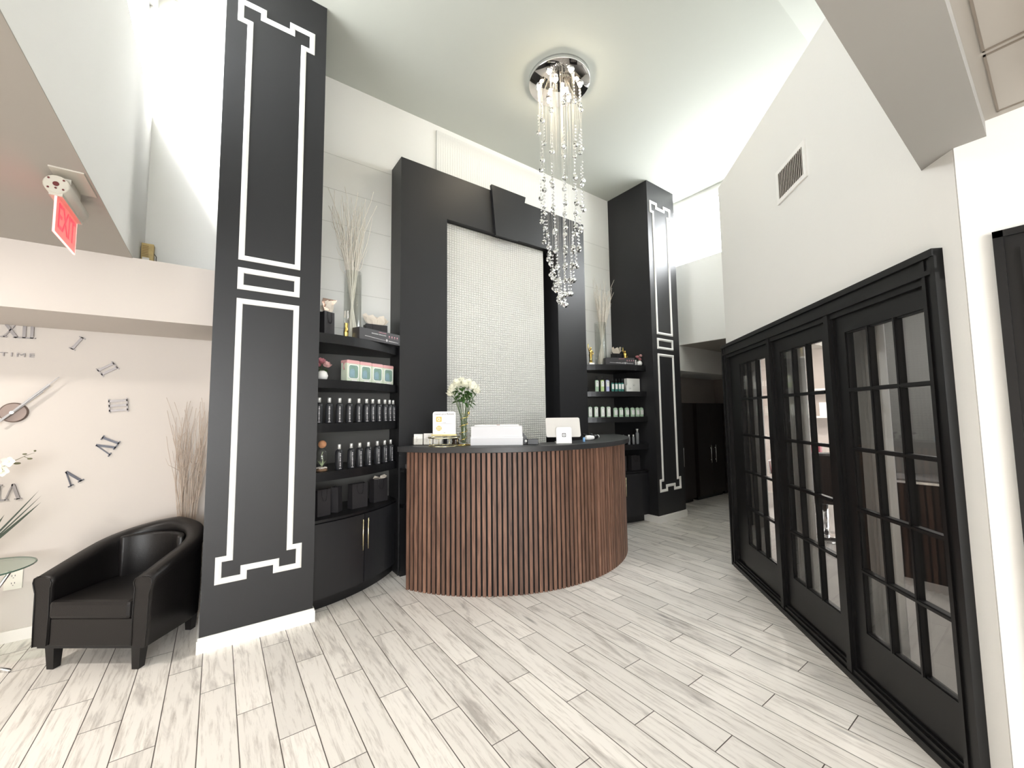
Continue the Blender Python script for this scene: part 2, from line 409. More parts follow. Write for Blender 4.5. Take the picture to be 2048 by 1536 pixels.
# low ceiling the camera stands under: soffit strip and service panels
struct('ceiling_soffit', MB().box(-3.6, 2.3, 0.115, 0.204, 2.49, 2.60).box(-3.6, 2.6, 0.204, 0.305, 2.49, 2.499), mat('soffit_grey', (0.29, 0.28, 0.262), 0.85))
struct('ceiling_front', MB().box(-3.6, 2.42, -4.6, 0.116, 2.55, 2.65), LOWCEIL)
b = MB()
for (x0, x1) in ((0.9, 1.84), (1.86, 2.26)):
    for (p, q, r, s_) in ((x0, x1, 0.078, 0.084), (x0, x1, -0.02, -0.014), (x0, x0+.006, -.02, .084), (x1-.006, x1, -.02, .084)):
        b.box(p, q, r, s_, 2.546, 2.551)
struct('trim_2', b, mat('panel_gap', (0.2, 0.17, 0.14), 0.9), 'gaps around the ceiling access panels')
b = MB().box(1.55, 2.1, -0.16, -0.03, 2.535, 2.551)
v = tag(b.build('ceiling_vent', WHITE), 'white slatted vent in the low ceiling beside the access panels', 'vent')
b = MB()
for k in range(24): b.box(1.57+k*0.021, 1.58+k*0.021, -0.15, -0.04, 2.53, 2.5355)
b.build('louvre', mat('vent_dark', (0.1, 0.1, 0.1), 0.8), v)  # bars in one even dark tone
# enclosing walls
struct('wall_entry', MB().box(-3.7, -3.6, -4.6, 4.4, 0, 2.65), CLOCKW)
struct('wall_rear', MB().box(-3.6, -3.1, -4.7, -4.6, 0, 2.65).box(0.4, 2.4, -4.7, -4.6, 0, 2.65).box(-3.1, 0.4, -4.7, -4.6, 2.45, 2.65).box(-3.1, 0.4, -4.7, -4.6, 0, 0.65), WALL)
b = MB()
for k in range(5): b.box(-3.1+k*0.8625, -3.05+k*0.8625, -4.68, -4.62, 0.7, 2.4)
b.box(-3.1, 0.4, -4.68, -4.62, 0.65, 0.7).box(-3.1, 0.4, -4.68, -4.62, 2.4, 2.45)
f = struct('window_added', b, SATIN)  # unseen street window, added to bring daylight in from behind
MB().box(-3.05, 0.35, -4.652, -4.648, 0.7, 2.4).build('window_glass', MATS['window_glass'], f)
struct('wall_far_right', MB().box(8.2, 8.3, -2.5, 4.4, 0, 2.65), mat('salon_beige', (0.42, 0.37, 0.34), 0.8))
struct('wall_side', MB().box(2.30, 2.40, -4.6, -0.80, 0, 2.55).box(2.30, 2.40, -0.80, 0.2, 2.02, 2.55).box(2.30, 2.40, 0.05, 0.2, 0, 2.02), WALL)
# door beside the glazed wall
d = struct('door_1', MB().box(2.325, 2.36, -0.72, 0.045, 0.01, 2.02), DOORP, 'plain black door at the right edge')
cs = MB()
for (y0, y1, z0, z1) in ((0.035, 0.125, 0, 2.115), (-0.81, -0.72, 0, 2.115), (-0.72, 0.035, 2.02, 2.115)):
    cs.box(2.285, 2.301, y0, y1, z0, z1); 
cs.box(2.275, 2.29, 0.10, 0.125, 0, 2.115).box(2.275, 2.29, -0.81, 0.125, 2.09, 2.115).box(2.27, 2.29, 0.05, 0.065, 0, 2.04).box(2.28, 2.33, 0.03, 0.042, 0, 2.03)
cs.build('door_casing', DOORP, d)
# baseboards
struct('baseboard_clock', MB().box(-3.6, -0.055, 4.225, 4.24, 0, 0.075), mat('warm_white_trim', (0.78, 0.74, 0.70), 0.5))

# ------------------------------------------------------------------ 45 degree glazed wall.  local x = s along wall, y = towards room, z up
DR = T(1.05, -1.05, 0) @ RZ(PI/4)
def dobj(mb, name, m, parent=None, **kw):
    mb.v = [tuple(DR @ Vector(p)) for p in mb.v]
    return mb.build(name, m, parent, **kw)
b = MB().box(1.773, 1.90, -0.12, 0, 0, 3.75).box(1.90, 4.26, -0.12, 0, 2.03, 3.75).box(4.245, 4.26, -0.12, 0, 0, 2.03)
wd = dobj(b, 'wall_doors', WALL); wd['kind'] = 'structure'; wd['label'] = 'tall white angled wall above the french doors'
# salon room behind
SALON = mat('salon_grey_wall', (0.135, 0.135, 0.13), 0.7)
def wallseg(name, p, q, th, z0, z1, m):
    d_ = Vector((q[0]-p[0], q[1]-p[1], 0)); L_ = d_.length; a = math.atan2(d_.y, d_.x)
    b = MB().box(0, L_, 0, th, z0, z1, T(p[0], p[1], 0) @ RZ(a)); return struct(name, b, m)
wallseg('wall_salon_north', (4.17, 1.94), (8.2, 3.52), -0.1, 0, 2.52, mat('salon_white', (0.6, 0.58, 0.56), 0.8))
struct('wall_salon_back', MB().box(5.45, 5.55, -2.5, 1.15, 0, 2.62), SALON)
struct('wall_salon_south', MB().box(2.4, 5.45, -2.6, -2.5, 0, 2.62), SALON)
b = MB().add([(2.42, .2, 2.62), (2.42, -2.6, 2.62), (8.2, -2.6, 2.62), (8.2, 3.5, 2.62), (4.17, 1.92, 2.62), (2.42, .2, 2.70), (2.42, -2.6, 2.70), (8.2, -2.6, 2.70), (8.2, 3.5, 2.70), (4.17, 1.92, 2.70)],
             [(0, 1, 2, 3, 4), (9, 8, 7, 6, 5), (0, 4, 9, 5), (4, 3, 8, 9), (3, 2, 7, 8), (2, 1, 6, 7), (1, 0, 5, 6)])
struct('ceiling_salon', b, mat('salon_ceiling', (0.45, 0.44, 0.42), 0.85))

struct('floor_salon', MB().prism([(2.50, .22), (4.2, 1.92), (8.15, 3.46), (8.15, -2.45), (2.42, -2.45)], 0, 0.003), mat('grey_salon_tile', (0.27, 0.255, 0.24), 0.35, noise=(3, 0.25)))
# french door frame
b = MB()
def prof_jamb(x0, x1, inner):
    # casing with ridges: three steps, thickest outside
    w_ = x1-x0
    if inner > 0: xs = [(x0, x0+w_*0.25, 0.034), (x0+w_*0.25, x0+w_*0.6, 0.022), (x0+w_*0.6, x0+w_*0.78, 0.030), (x0+w_*0.78, x1, 0.016)]
    else: xs = [(x1-w_*0.25, x1, 0.034), (x1-w_*0.6, x1-w_*0.25, 0.022), (x1-w_*0.78, x1-w_*0.6, 0.030), (x0, x1-w_*0.78, 0.016)]
    for a, c, y in xs: b.box(a, c, -0.02, y, 0, 2.12)
prof_jamb(1.853, 1.945, 1); prof_jamb(4.215, 4.308, -1)
for (z0, z1, y) in ((2.095, 2.125, 0.040), (2.045, 2.095, 0.024), (2.025, 2.045, 0.034), (1.995, 2.025, 0.018)): b.box(1.853, 4.308, -0.02, y, z0, z1)
for s0 in (2.600, 3.335):
    b.box(s0-0.020, s0+0.020, -0.05, 0.030, 0, 2.03); b.box(s0-0.036, s0+0.036, -0.05, 0.012, 0, 2.03)
for (z0, z1, y) in ((0, 0.035, 0.036), (0.035, 0.06, 0.024), (0.06, 0.075, 0.012)): b.box(1.90, 4.26, -0.06, y, z0, z1)
b.box(1.9, 4.26, -0.11, -0.05, 1.99, 2.03)
fr = dobj(b, 'door_2', DOORP); fr['kind'] = 'structure'; fr['label'] = 'black moulded frame of the three french doors'
def french(idx, g0, g1, x0, x1, label):
    b = MB(); z0, z1 = 0.293, 1.903
    yb, yf = -0.045, -0.002
    b.box(x0, g0, yb, yf, 0.075, 2.0).box(g1, x1, yb, yf, 0.075, 2.0).box(g0, g1, yb, yf, 0.075, z0).box(g0, g1, yb, yf, z1, 2.0)
    door = dobj(b, 'door_%d' % idx, DOORP); door['kind'] = 'structure'; door['label'] = label
    m_ = MB()
    W = (g1-g0); pw = W/3
    for k in (1, 2):
        x = g0+k*pw; m_.box(x-0.009, x+0.009, -0.030, yf, z0, z1); m_.box(x-0.005, x+0.005, yf, yf+0.005, z0, z1)
    for k in range(1, 5):
        z = z0+k*(z1-z0)/5; m_.box(g0, g1, -0.030, yf+0.001, z-0.010, z+0.010); m_.box(g0, g1, yf+0.001, yf+0.006, z-0.005, z+0.005)
    # sticking around the opening
    for (a, c, e, f_) in ((g0, g0+.008, z0, z1), (g1-.008, g1, z0, z1), (g0, g1, z0, z0+.008), (g0, g1, z1-.008, z1)): m_.box(a, c, -0.03, yf-0.006, e, f_)
    dobj(m_, 'muntin', DOORP, door)
    dobj(MB().box(g0, g1, -0.020, -0.016, z0, z1), 'glass', DGLASS, door)
    return door
french(3, 1.957, 2.490, 1.945, 2.570, 'nearest black french door with fifteen panes')
french(4, 2.702, 3.220, 2.632, 3.304, 'middle black french door with fifteen panes')
french(5, 3.455, 3.965, 3.366, 4.06, 'farthest black french door with fifteen panes')
dobj(MB().box(4.06, 4.22, -0.055, -0.01, 0.075, 2.0), 'trim_3', DOORP)['kind'] = 'structure'

# return air grille high on the angled wall
gx, gz0, gz1 = (2.72, 3.095), 2.955, 3.20
rootv = thing('air_vent', 'white wall vent with dark vertical louvres high above the french doors', 'vent', tuple(DR @ Vector(((gx[0]+gx[1])/2, 0, gz0))), PI/4)
hw, hh_ = 0.187, 0.245
b = MB()
for (a, c, e, f_) in ((-hw, hw, 0, 0.03), (-hw, hw, hh_-0.03, hh_), (-hw, -hw+0.03, 0.03, hh_-0.03), (hw-0.03, hw, 0.03, hh_-0.03)): b.box(a, c, 0, 0.012, e, f_)
b.build('frame', WHITE, rootv)
MB().box(-hw+.03, hw-.03, 0.0005, 0.002, .03, hh_-.03).build('duct', mat('duct_dark', (0.03, 0.025, 0.02), 0.9), rootv)
b = MB()
for k in range(15):
    x = -hw+0.04+k*0.0212
    b.box(-0.0015, 0.0015, -0.012, 0.0, .03, hh_-.03, T(x, 0.012, 0) @ RZ(0.6))
b.build('louvre', mat('grille_metal', (0.5, 0.46, 0.42), 0.5), rootv)

# ================================================================== COLUMNS, ARCH
def moulding(mb, pts, w_=0.036, y=3.30, d=0.016):
    """closed centreline in XZ, mitred; profile facing -Y"""
    n = len(pts); prof = [(-w_/2, 0), (-w_/2, -d*0.45), (-w_/2+0.006, -d*0.75), (-w_*0.12, -d), (w_*0.12, -d*0.9), (w_*0.25, -d*0.55), (w_/2-0.004, -d*0.5), (w_/2, 0)]
    k = len(prof); vs = []
    for i in range(n):
        p0 = Vector(pts[i-1]); p1 = Vector(pts[i]); p2 = Vector(pts[(i+1) % n])
        a = (p1-p0).normalized(); c = (p2-p1).normalized()
        na = Vector((-a.y, a.x)); nc = Vector((-c.y, c.x)); m = (na+nc).normalized(); sc = 1/max(0.3, m.dot(na))
        for (o, dd) in prof:
            q = p1+m*o*sc; vs.append((q.x, y+dd, q.y))
    fs = [(i*k+j, i*k+j+1, ((i+1) % n)*k+j+1, ((i+1) % n)*k+j) for i in range(n) for j in range(k-1)]
    mb.add(vs, fs)
def column(x0, cx, label, ear_bottom=True):
    root = thing('column', label, 'column', (x0+0.325, 3.65, 0))
    def loc(mb): mb.v = [(x-(x0+0.325), y-3.65, z) for x, y, z in mb.v]; return mb
    loc(MB().box(x0, x0+0.65, 3.30, YB-0.001, 0.0, H-0.001)).build('shaft', BLACK, root)
    b = MB().box(x0-0.012, x0+0.664, 3.287, YB-0.001, 0, 0.078).box(x0-0.006, x0+0.657, 3.293, YB-0.001, 0.078, 0.092)
    loc(b).build('base_board', WHITE, root)
    b = MB(); e, s_, nt_ = 0.232, 0.173, 0.094
    P = lambda u, z: (cx+u, z)
    moulding(b, [P(-s_, 2.574), P(s_, 2.574), P(s_, 4.315), P(e, 4.315), P(e, 4.452), P(nt_, 4.452), P(nt_, 4.395), P(-nt_, 4.395), P(-nt_, 4.452), P(-e, 4.452), P(-e, 4.315), P(-s_, 4.315)])
    loc(b).build('panel_moulding', WHITE, root)
    b = MB(); moulding(b, [P(-s_, 2.367), P(s_, 2.367), P(s_, 2.484), P(-s_, 2.484)])
    loc(b).build('panel_moulding', WHITE, root)
    b = MB(); moulding(b, [P(-e, 0.415), P(-nt_, 0.415), P(-nt_, 0.472), P(nt_, 0.472), P(nt_, 0.415), P(e, 0.415), P(e, 0.551), P(s_, 0.551), P(s_, 2.267), P(-s_, 2.267), P(-s_, 0.551), P(-e, 0.551)])
    loc(b).build('panel_moulding', WHITE, root)
column(-0.05, 0.267, 'tall black square column with white panel mouldings beside the armchair')
column(4.785, 5.083, 'tall black square column with white panel mouldings in front of the dark closets')

AX0, AX1, AYF, AT = 1.387, 3.945, 3.732, 4.035
root = thing('arch_surround', 'broad black keystone surround framing the white textured panel behind the desk', 'wall surround', ((AX0+AX1)/2, 3.85, 0))
def aloc(mb): mb.v = [(x-(AX0+AX1)/2, y-3.85, z) for x, y, z in mb.v]; return mb
NX0, NX1, NZ = 1.89, 3.45, 3.535
aloc(MB().box(AX0, NX0, AYF, YB-.001, 0, NZ)).build('leg', BLACK, root)
aloc(MB().box(NX1, AX1, AYF, YB-.001, 0, NZ)).build('leg', BLACK, root)
aloc(MB().box(AX0, AX1, AYF, YB-.001, NZ, AT)).build('lintel', BLACK, root)
b = MB(); y0, y1 = AYF-0.035, AYF-0.0002
vs = [(2.432, 4.085), (2.925, 4.085), (2.80, 3.505), (2.488, 3.505)]
b.add([(x, y0, z) for x, z in vs]+[(x, y1, z) for x, z in vs], [(0, 1, 2, 3), (7, 6, 5, 4), (0, 4, 5, 1), (1, 5, 6, 2), (2, 6, 7, 3), (3, 7, 4, 0)])
aloc(b).build('keystone', BLACK, root)
struct('trim_4', MB().box(NX0, NX1, YB-0.012, YB-0.0005, 0, NZ), SATIN, 'black recess behind the textured panel')
tag(MB().box(-0.69, 0.69, 0, 0.05, 0, 2.83).build('textured_panel', TILES, loc=(2.582, 3.80, 0.70)), 'white embossed mosaic panel set inside the black surround', 'wall panel')
MB().box(1.9, 3.26, 3.79, 3.84, 0.0, 0.699).build('trim_5', SATIN)['kind'] = 'structure'
tag(MB().box(-0.8, 0.8, -0.0, 0.018, 0, 0.64).build('ribbed_panel', TILES2, loc=(2.69, YB-0.019, 4.04)), 'white ribbed board on the back wall above the black surround', 'wall panel')

# ================================================================== SHELVES AND CABINETS
def circ3(p, q, r):
    ax, ay = p; bx, by = q; cx, cy = r
    d = 2*(ax*(by-cy)+bx*(cy-ay)+cx*(ay-by))
    ux = ((ax*ax+ay*ay)*(by-cy)+(bx*bx+by*by)*(cy-ay)+(cx*cx+cy*cy)*(ay-by))/d
    uy = ((ax*ax+ay*ay)*(cx-bx)+(bx*bx+by*by)*(ax-cx)+(cx*cx+cy*cy)*(bx-ax))/d
    return ux, uy, math.hypot(ax-ux, ay-uy)
cL = circ3((.6, 3.37), (.95, 3.47), (1.387, 3.78)); cR = circ3((4.785, 3.42), (4.40, 3.50), (3.945, 3.76))
fL = lambda x: cL[1]-math.sqrt(cL[2]**2-(x-cL[0])**2)
fR = lambda x: cR[1]-math.sqrt(cR[2]**2-(x-cR[0])**2)
def front_poly(f, x0, x1, off=0.0, yb=YB-0.001, n=16):
    pts = [(x0+(x1-x0)*i/n, f(x0+(x1-x0)*i/n)+off) for i in range(n+1)]
    return pts+[(x1, yb), (x0, yb)]
SL = (0.6015, 1.3855); SR = (3.9465, 4.7835)
names = ['topmost', 'second from the top', 'third from the top', 'lowest']
GREYB = mat('charcoal_back_panel', (0.085, 0.082, 0.076), 0.6)
for side, f, (x0, x1) in (('left', fL, SL), ('right', fR, SR)):
    c = ((x0+x1)/2)
    where = 'beside the left column' if side == 'left' else 'beside the right column'
    for k, (z0, z1) in enumerate(((2.045, 2.12), (1.69, 1.757), (1.345, 1.415), (0.975, 1.043))):
        pts = [(x-c, y-3.8) for x, y in front_poly(f, x0, x1)]
        tag(MB().prism(pts, 0, z1-z0).build('wall_shelf', SATIN, loc=(c, 3.8, z0)), 'black curved shelf %s, %s of the four' % (where, names[k]), 'shelf', 'black curved shelves on the %s' % side)
    tag(MB().box(x0-c, x1-c, -0.012, 0, 0, 1.36).build('back_panel', GREYB, loc=(c, YB-0.001, 0.685)), 'charcoal grey back board behind the shelves %s' % where, 'panel')
    # base cabinet
    cab = thing('base_cabinet', 'low black cabinet with a bowed front and brass bar handles %s' % where, 'cabinet', (c, 3.8, 0))
    def L_(pts): return [(x-c, y-3.8) for x, y in pts]
    MB().prism(L_(front_poly(f, x0, x1, 0.012)), 0.665, 0.684).build('top', SATIN, cab)
    MB().prism(L_(front_poly(f, x0, x1, 0.05)), 0.10, 0.665).build('body', LAM, cab)
    MB().prism(L_(front_poly(f, x0, x1, 0.10)), 0.0, 0.10).build('plinth', SATIN, cab)
    mid = 1.02 if side == 'left' else 4.345
    for (a, c2) in ((x0+0.002, mid-0.002), (mid+0.002, x1-0.002)):
        n = 10
        fp = [(a+(c2-a)*i/n, f(a+(c2-a)*i/n)+0.012) for i in range(n+1)]; bp_ = [(a+(c2-a)*i/n, f(a+(c2-a)*i/n)+0.0495) for i in range(n, -1, -1)]
        dr = MB().prism(L_(fp+bp_), 0.103, 0.655).build('door', LAM, cab)
        hx = (mid-0.024) if c2 < mid else (mid+0.024)
        hb = MB(); hy = f(hx)-0.025
        hb.tube([(hx-c, hy-3.8, 0.375), (hx-c, hy-3.8, 0.622)], 0.0055, 10)
        for zz in (0.415, 0.585): hb.tube([(hx-c, hy-3.8, zz), (hx-c, hy-3.8+0.042, zz)], 0.0045, 8)
        hb.build('handle', BRASS, dr)

# tall closets seen past the right column
def closet(x0, x1, label):
    c = (x0+x1)/2; cl = thing('closet', label, 'closet', (c, 3.95, 0))
    hw_ = (x1-x0)/2
    DK = mat('espresso_laminate', (0.022, 0.016, 0.015), 0.4)
    MB().box(-hw_, hw_, -0.23, 0.285, 0.06, 1.62).build('body', DK, cl)
    MB().box(-hw_+.02, hw_-.02, -0.20, 0.285, 0, 0.06).build('plinth', SATIN, cl)
    for s_ in (-1, 1):
        dr = MB().box(0.003*s_, (hw_-.002)*s_, -0.25, -0.231, 0.065, 1.618).build('door', DK, cl)
        hb = MB(); hx = 0.075*s_
        hb.tube([(hx, -0.285, 0.60), (hx, -0.285, 0.90)], 0.007, 8)
        for zz in (0.65, 0.85): hb.tube([(hx, -0.285, zz), (hx, -0.25, zz)], 0.008, 8)
        hb.build('handle', CHROME, dr)
closet(5.50, 6.42, 'tall dark closet half hidden by the right column')
closet(6.53, 7.39, 'tall dark closet nearest the french doors with both handles in view')
closet(7.42, 8.16, 'dark closet in the far corner, mostly hidden by the door frame')

# ================================================================== RECEPTION DESK
DC = (2.69, 4.10); DRAD = 1.511
desk = thing('reception_desk', 'curved reception desk clad in walnut slats with a dark grey counter', 'reception desk', (DC[0], DC[1]-1.2, 0))
def dl(mb): mb.v = [(x-DC[0], y-DC[1]+1.2, z) for x, y, z in mb.v]; return mb
def arcpts(r, a0, a1, n): return [(DC[0]+r*math.cos(math.radians(a0+(a1-a0)*i/n)), DC[1]+r*math.sin(math.radians(a0+(a1-a0)*i/n))) for i in range(n+1)]
A0, A1 = 207.3, 332.7
dl(MB().prism(arcpts(DRAD, A0, A1, 60)+arcpts(DRAD-0.06, A1, A0, 60), 0.004, 1.155)).build('body', mat('black_felt', (0.006, 0.006, 0.006), 0.9), desk)
b = MB(); pit = 1.62; nsl = int((A1-A0)/pit)
for k in range(nsl+1):
    a = math.radians(A0+0.5+k*pit); M_ = T(DC[0], DC[1], 0) @ RZ(a)
    b.box(DRAD-0.002, DRAD+0.012, -0.0135, 0.0135, 0.0, 1.153, M_, tone=random.random())
dl(b).build('slat_cladding', SLAT, desk, tone=True)
# counter: overhangs the front, tips pointed
outer = arcpts(1.575, 205.0, 335.0, 70); inner = arcpts(1.20, 335.0-3, 205.0+3, 60)
dl(MB().prism(outer+inner, 1.156, 1.202)).build('countertop', mat('dark_grey_counter', (0.030, 0.030, 0.031), 0.42), desk, bevel=0.003)
dl(MB().prism(arcpts(1.438, 208, 332, 50)+arcpts(0.98, 332, 208, 50), 0.72, 0.75)).build('work_surface', SATIN, desk)

def front_on_desk(px_dir, r):   # point on counter at radius r from desk centre
    return (DC[0]+r*math.cos(math.radians(px_dir)), DC[1]+r*math.sin(math.radians(px_dir)))
CT = 1.2025
FACE = 0.56     # yaw for things turned to the room

# ---- things on the desk
PAPER = mat('white_paper', (0.82, 0.80, 0.77), 0.6)
ACRYL = glass_pane('acrylic', (0.94, 0.94, 0.93))
FROST = mat('white_acrylic', (0.82, 0.80, 0.80), 0.25)
INK = mat('dark_ink', (0.06, 0.06, 0.07), 0.6)
GOLDP = mat('gold_print', (0.55, 0.42, 0.12), 0.4, 0.3)
rb = thing('leaflet_holder', 'leaflet rack with white cards at the left end of the counter', 'card holder', (1.535, 3.40, CT), -0.60); rb.scale = (1, 1, 1.2)
MB().box(-0.13, 0.13, 0.03, 0.034, 0, 0.075).box(-0.13, 0.13, -0.04, -0.037, 0, 0.05).box(-0.13, 0.13, -0.04, 0.034, 0, 0.004).box(-0.13, -.126, -.04, .034, 0, .06).box(.126, .13, -.04, .034, 0, .06).build('rack', ACRYL, rb)
for k, (x, h_) in enumerate(((-0.085, 0.082), (0.0, 0.086), (0.085, 0.084))):
    cd = MB().box(x-0.038, x+0.038, -0.025+0.01*k, 0.0+0.01*k, 0.005, h_).build('card_stack', PAPER, rb)
    q = MB()
    for j in range(5): q.box(x-0.02, x-0.02+0.012+0.004*(j % 3), -0.0262+0.01*k, -0.0252+0.01*k, 0.025+j*0.008, 0.0275+j*0.008)
    q.build('print', mat('grey_print', (0.45, 0.43, 0.42), 0.7), cd)

st = thing('display_riser', 'small round clear riser with gold legs under the review sign', 'riser', (1.581, 3.181, CT), -0.60); st.scale = (1.25, 1.25, 1.30)
MB().lathe([(0.105, 0.058), (0.108, 0.062), (0.108, 0.068), (0.105, 0.071)], 32).build('top_plate', ACRYL, st)
MB().tube([(0.108*math.cos(2*PI*i/32), 0.108*math.sin(2*PI*i/32), 0.057) for i in range(33)], 0.0035, 8).build('top_ring', BRASS, st)
for k in range(4):
    a = k*PI/2+0.5; MB().tube([(0.1*math.cos(a), 0.1*math.sin(a), 0.0), (0.1*math.cos(a), 0.1*math.sin(a), 0.057)], 0.0022, 6).build('leg', BRASS, st)
MB().tube([(0.102*math.cos(2*PI*i/32), 0.102*math.sin(2*PI*i/32), 0.003) for i in range(33)], 0.003, 8).build('base_ring', BRASS, st)
rs = thing('review_sign', 'white review sign with two gold icons standing on the riser', 'sign', (1.581, 3.175, CT+0.0925), -0.62); rs.scale = (1.2, 1.2, 1.1)
w2, h2, r2 = 0.082, 0.185, 0.018
pts = [(-w2, 0), (w2, 0)]+[(w2-r2+r2*math.cos(a), h2-r2+r2*math.sin(a)) for a in [i*PI/12 for i in range(7)]]+[(-w2+r2+r2*math.cos(a), h2-r2+r2*math.sin(a)) for a in [PI/2+i*PI/12 for i in range(7)]]
MB().prism([(x, z) for x, z in pts], -0.002, 0.002, UPRIGHT).build('panel', FROST, rs)
MB().box(-w2-.008, w2+.008, -0.02, 0.02, 0, 0.008).build('foot', mat('gold_foot', (0.6, 0.5, 0.25), 0.4, 0.8), rs)
MB().box(-0.055, 0.055, -0.0028, -0.002, 0.089, 0.0902).build('divider_line', INK, rs)
q = MB(); text_mesh('Leave us a Review', 0.019, 0.001, T(0, -0.003, 0.166) @ UPRIGHT, q, shear=0.35)
q.build('title_lettering', INK, rs); q = MB(); text_mesh('Google', 0.009, 0.001, T(0, -0.003, 0.098) @ UPRIGHT, q); q.build('caption', INK, rs); q = MB(); text_mesh('Yelp', 0.009, 0.001, T(0, -0.003, 0.020) @ UPRIGHT, q)
q.build('caption', INK, rs)
q = MB()
def rrect(cx, cz, hw_, r, n=4):
    P_ = []
    for (sx, sz, a0) in ((1, 1, 0), (-1, 1, PI/2), (-1, -1, PI), (1, -1, 3*PI/2)):
        for i in range(n+1):
            a = a0+i*PI/2/n; P_.append((cx+sx*(hw_-r)+r*math.cos(a), cz+sz*(hw_-r)+r*math.sin(a)))
    return P_
q.prism(rrect(-0.038, 0.125, 0.020, 0.005), 0.0021, 0.003, UPRIGHT)
icon1 = q.build('square_icon', GOLDP, rs); q = MB()
q.prism([(-0.038+0.02*math.cos(2*PI*i/24), 0.055+0.02*math.sin(2*PI*i/24)) for i in range(24)], 0.0021, 0.003, UPRIGHT)
icon2 = q.build('round_icon', GOLDP, rs)
q = MB(); 
for i in range(20):
    a0, a1 = 0.5+i*0.27, 0.5+(i+1)*0.27
    q.add([(-0.038+r_*math.cos(a), -0.0034, 0.125+r_*math.sin(a)) for r_, a in ((0.008, a0), (0.012, a0), (0.012, a1), (0.008, a1))], [(0, 1, 2, 3)])
q.box(-0.038, -0.027, -0.0036, -0.0031, 0.1235, 0.1268)
q.build('icon_letter', PAPER, icon1); q = MB()
for k in range(3): q.box(-0.054, -0.022, -0.0036, -0.0031, 0.045+k*0.009, 0.0465+k*0.009); q.box(-0.050+k*0.011, -0.0485+k*0.011, -0.0036, -0.0031, 0.040, 0.070)
q.build('icon_lines', PAPER, icon2)

tag(MB().lathe([(0.03, 0), (0.034, 0.01), (0.026, 0.03), (0.033, 0.045), (0.02, 0.06), (0.001, 0.066)], 14, RX(0)).build('stone_ornament', mat('dark_brown_stone', (0.03, 0.018, 0.012), 0.2), loc=(1.735, 3.26, CT)), 'small dark brown glossy ornament behind the riser', 'ornament')

# flower vase with gold wire
vx, vy = 1.748, 3.128
vase = thing('flower_vase', 'tall clear trumpet vase wound with gold wire on the counter', 'vase', (vx, vy, CT)); vase.scale = (1.15, 1.15, 1.5)
MB().lathe([(0.036, 0.0), (0.034, 0.012), (0.026, 0.03), (0.026, 0.10), (0.030, 0.17), (0.040, 0.23), (0.050, 0.262), (0.048, 0.262), (0.038, 0.23), (0.028, 0.17), (0.0235, 0.10), (0.0235, 0.016), (0.001, 0.013)], 28).build('vase_body', GLASS, vase)
gw = MB(); path = []
for i in range(90):
    t_ = i/89; a = t_*2*PI*4.3; rr = 0.030+0.006*math.sin(t_*23); path.append((rr*math.cos(a), rr*math.sin(a), 0.01+0.175*t_))
gw.tube(path, 0.0018, 6); gw.ball((0.03, -0.02, 0.188), 0.010, 8, 6)
gw.tube([(0.05*math.cos(2*PI*i/16), 0.05*math.sin(2*PI*i/16)*0.8, 0.003) for i in range(17)], 0.0025, 6)
gw.build('wire', GOLD, vase)
bq = thing('rose_bouquet', 'bunch of white roses with green leaves in the trumpet vase', 'flowers', (vx, vy, CT+0.02)); bq.scale = (1.3, 1.3, 1.5)
GREEN = mat('leaf_green', (0.055, 0.13, 0.03), 0.5, noise=(40, 0.3)); PETAL = mat('white_petal', (0.85, 0.84, 0.70), 0.6)
def leaf(mb, base, tip, wd, up_=Vector((0, 0, 1)), fold=0.3):
    base = Vector(base); tip = Vector(tip); d_ = tip-base; s_ = d_.cross(up_)
    if s_.length < 1e-5: s_ = Vector((1, 0, 0))
    s_.normalize(); nrm = s_.cross(d_).normalized(); n = 7; vs = []
    for i in range(n):
        t_ = i/(n-1); w_ = wd*math.sin(PI*min(1, t_**0.8*0.98+0.02))**0.8
        c_ = base+d_*t_+nrm*(-0.15*d_.length*t_*t_)
        vs += [tuple(c_-s_*w_+nrm*w_*fold), tuple(c_), tuple(c_+s_*w_+nrm*w_*fold)]
    mb.add(vs, [(3*i+j, 3*i+j+1, 3*i+j+4, 3*i+j+3) for i in range(n-1) for j in range(2)], smooth=True)
def rose(mb, c, r, rnd, tilt):
    c = Vector(c); M_ = Matrix.Translation(c) @ Matrix.Rotation(tilt[0], 4, 'X') @ Matrix.Rotation(tilt[1], 4, 'Y')
    mb.ball((0, 0, 0), r*0.42, 10, 6, M_, sc=(1, 1, 1.3))
    for ring, (cnt, rr, hgt, opn) in enumerate(((3, 0.35, 0.95, 0.15), (5, 0.55, 0.8, 0.45), (6, 0.75, 0.55, 0.9))):
        for k in range(cnt):
            a = 2*PI*k/cnt+ring*0.6+rnd.random()*0.3
            R_ = M_ @ Matrix.Rotation(a, 4, 'Z'); vs = []; n = 5
            for i in range(n):
                t_ = i/(n-1)
                for j in range(5):
                    u_ = (j-2)/2*math.sin(PI*(0.18+0.72*t_)); 
                    x = r*(rr*(0.4+0.6*t_)+opn*0.35*t_*t_-0.15*abs(u_)); z = r*(-0.6+hgt*1.25*t_)-0.1*r*u_*u_
                    vs.append(tuple(R_ @ Vector((x, u_*r*0.62, z))))
            mb.add(vs, [(i*5+j, i*5+j+1, i*5+j+6, i*5+j+5) for i in range(n-1) for j in range(4)], smooth=True)
rnd = random.Random(3)
heads = [(-0.075, -0.01, 0.325), (-0.045, -0.03, 0.352), (-0.015, 0.015, 0.365), (0.01, -0.035, 0.345), (0.035, 0.0, 0.355), (0.065, -0.02, 0.335), (0.085, 0.01, 0.315), (-0.05, 0.035, 0.335), (0.02, 0.045, 0.345), (-0.09, 0.02, 0.30)]
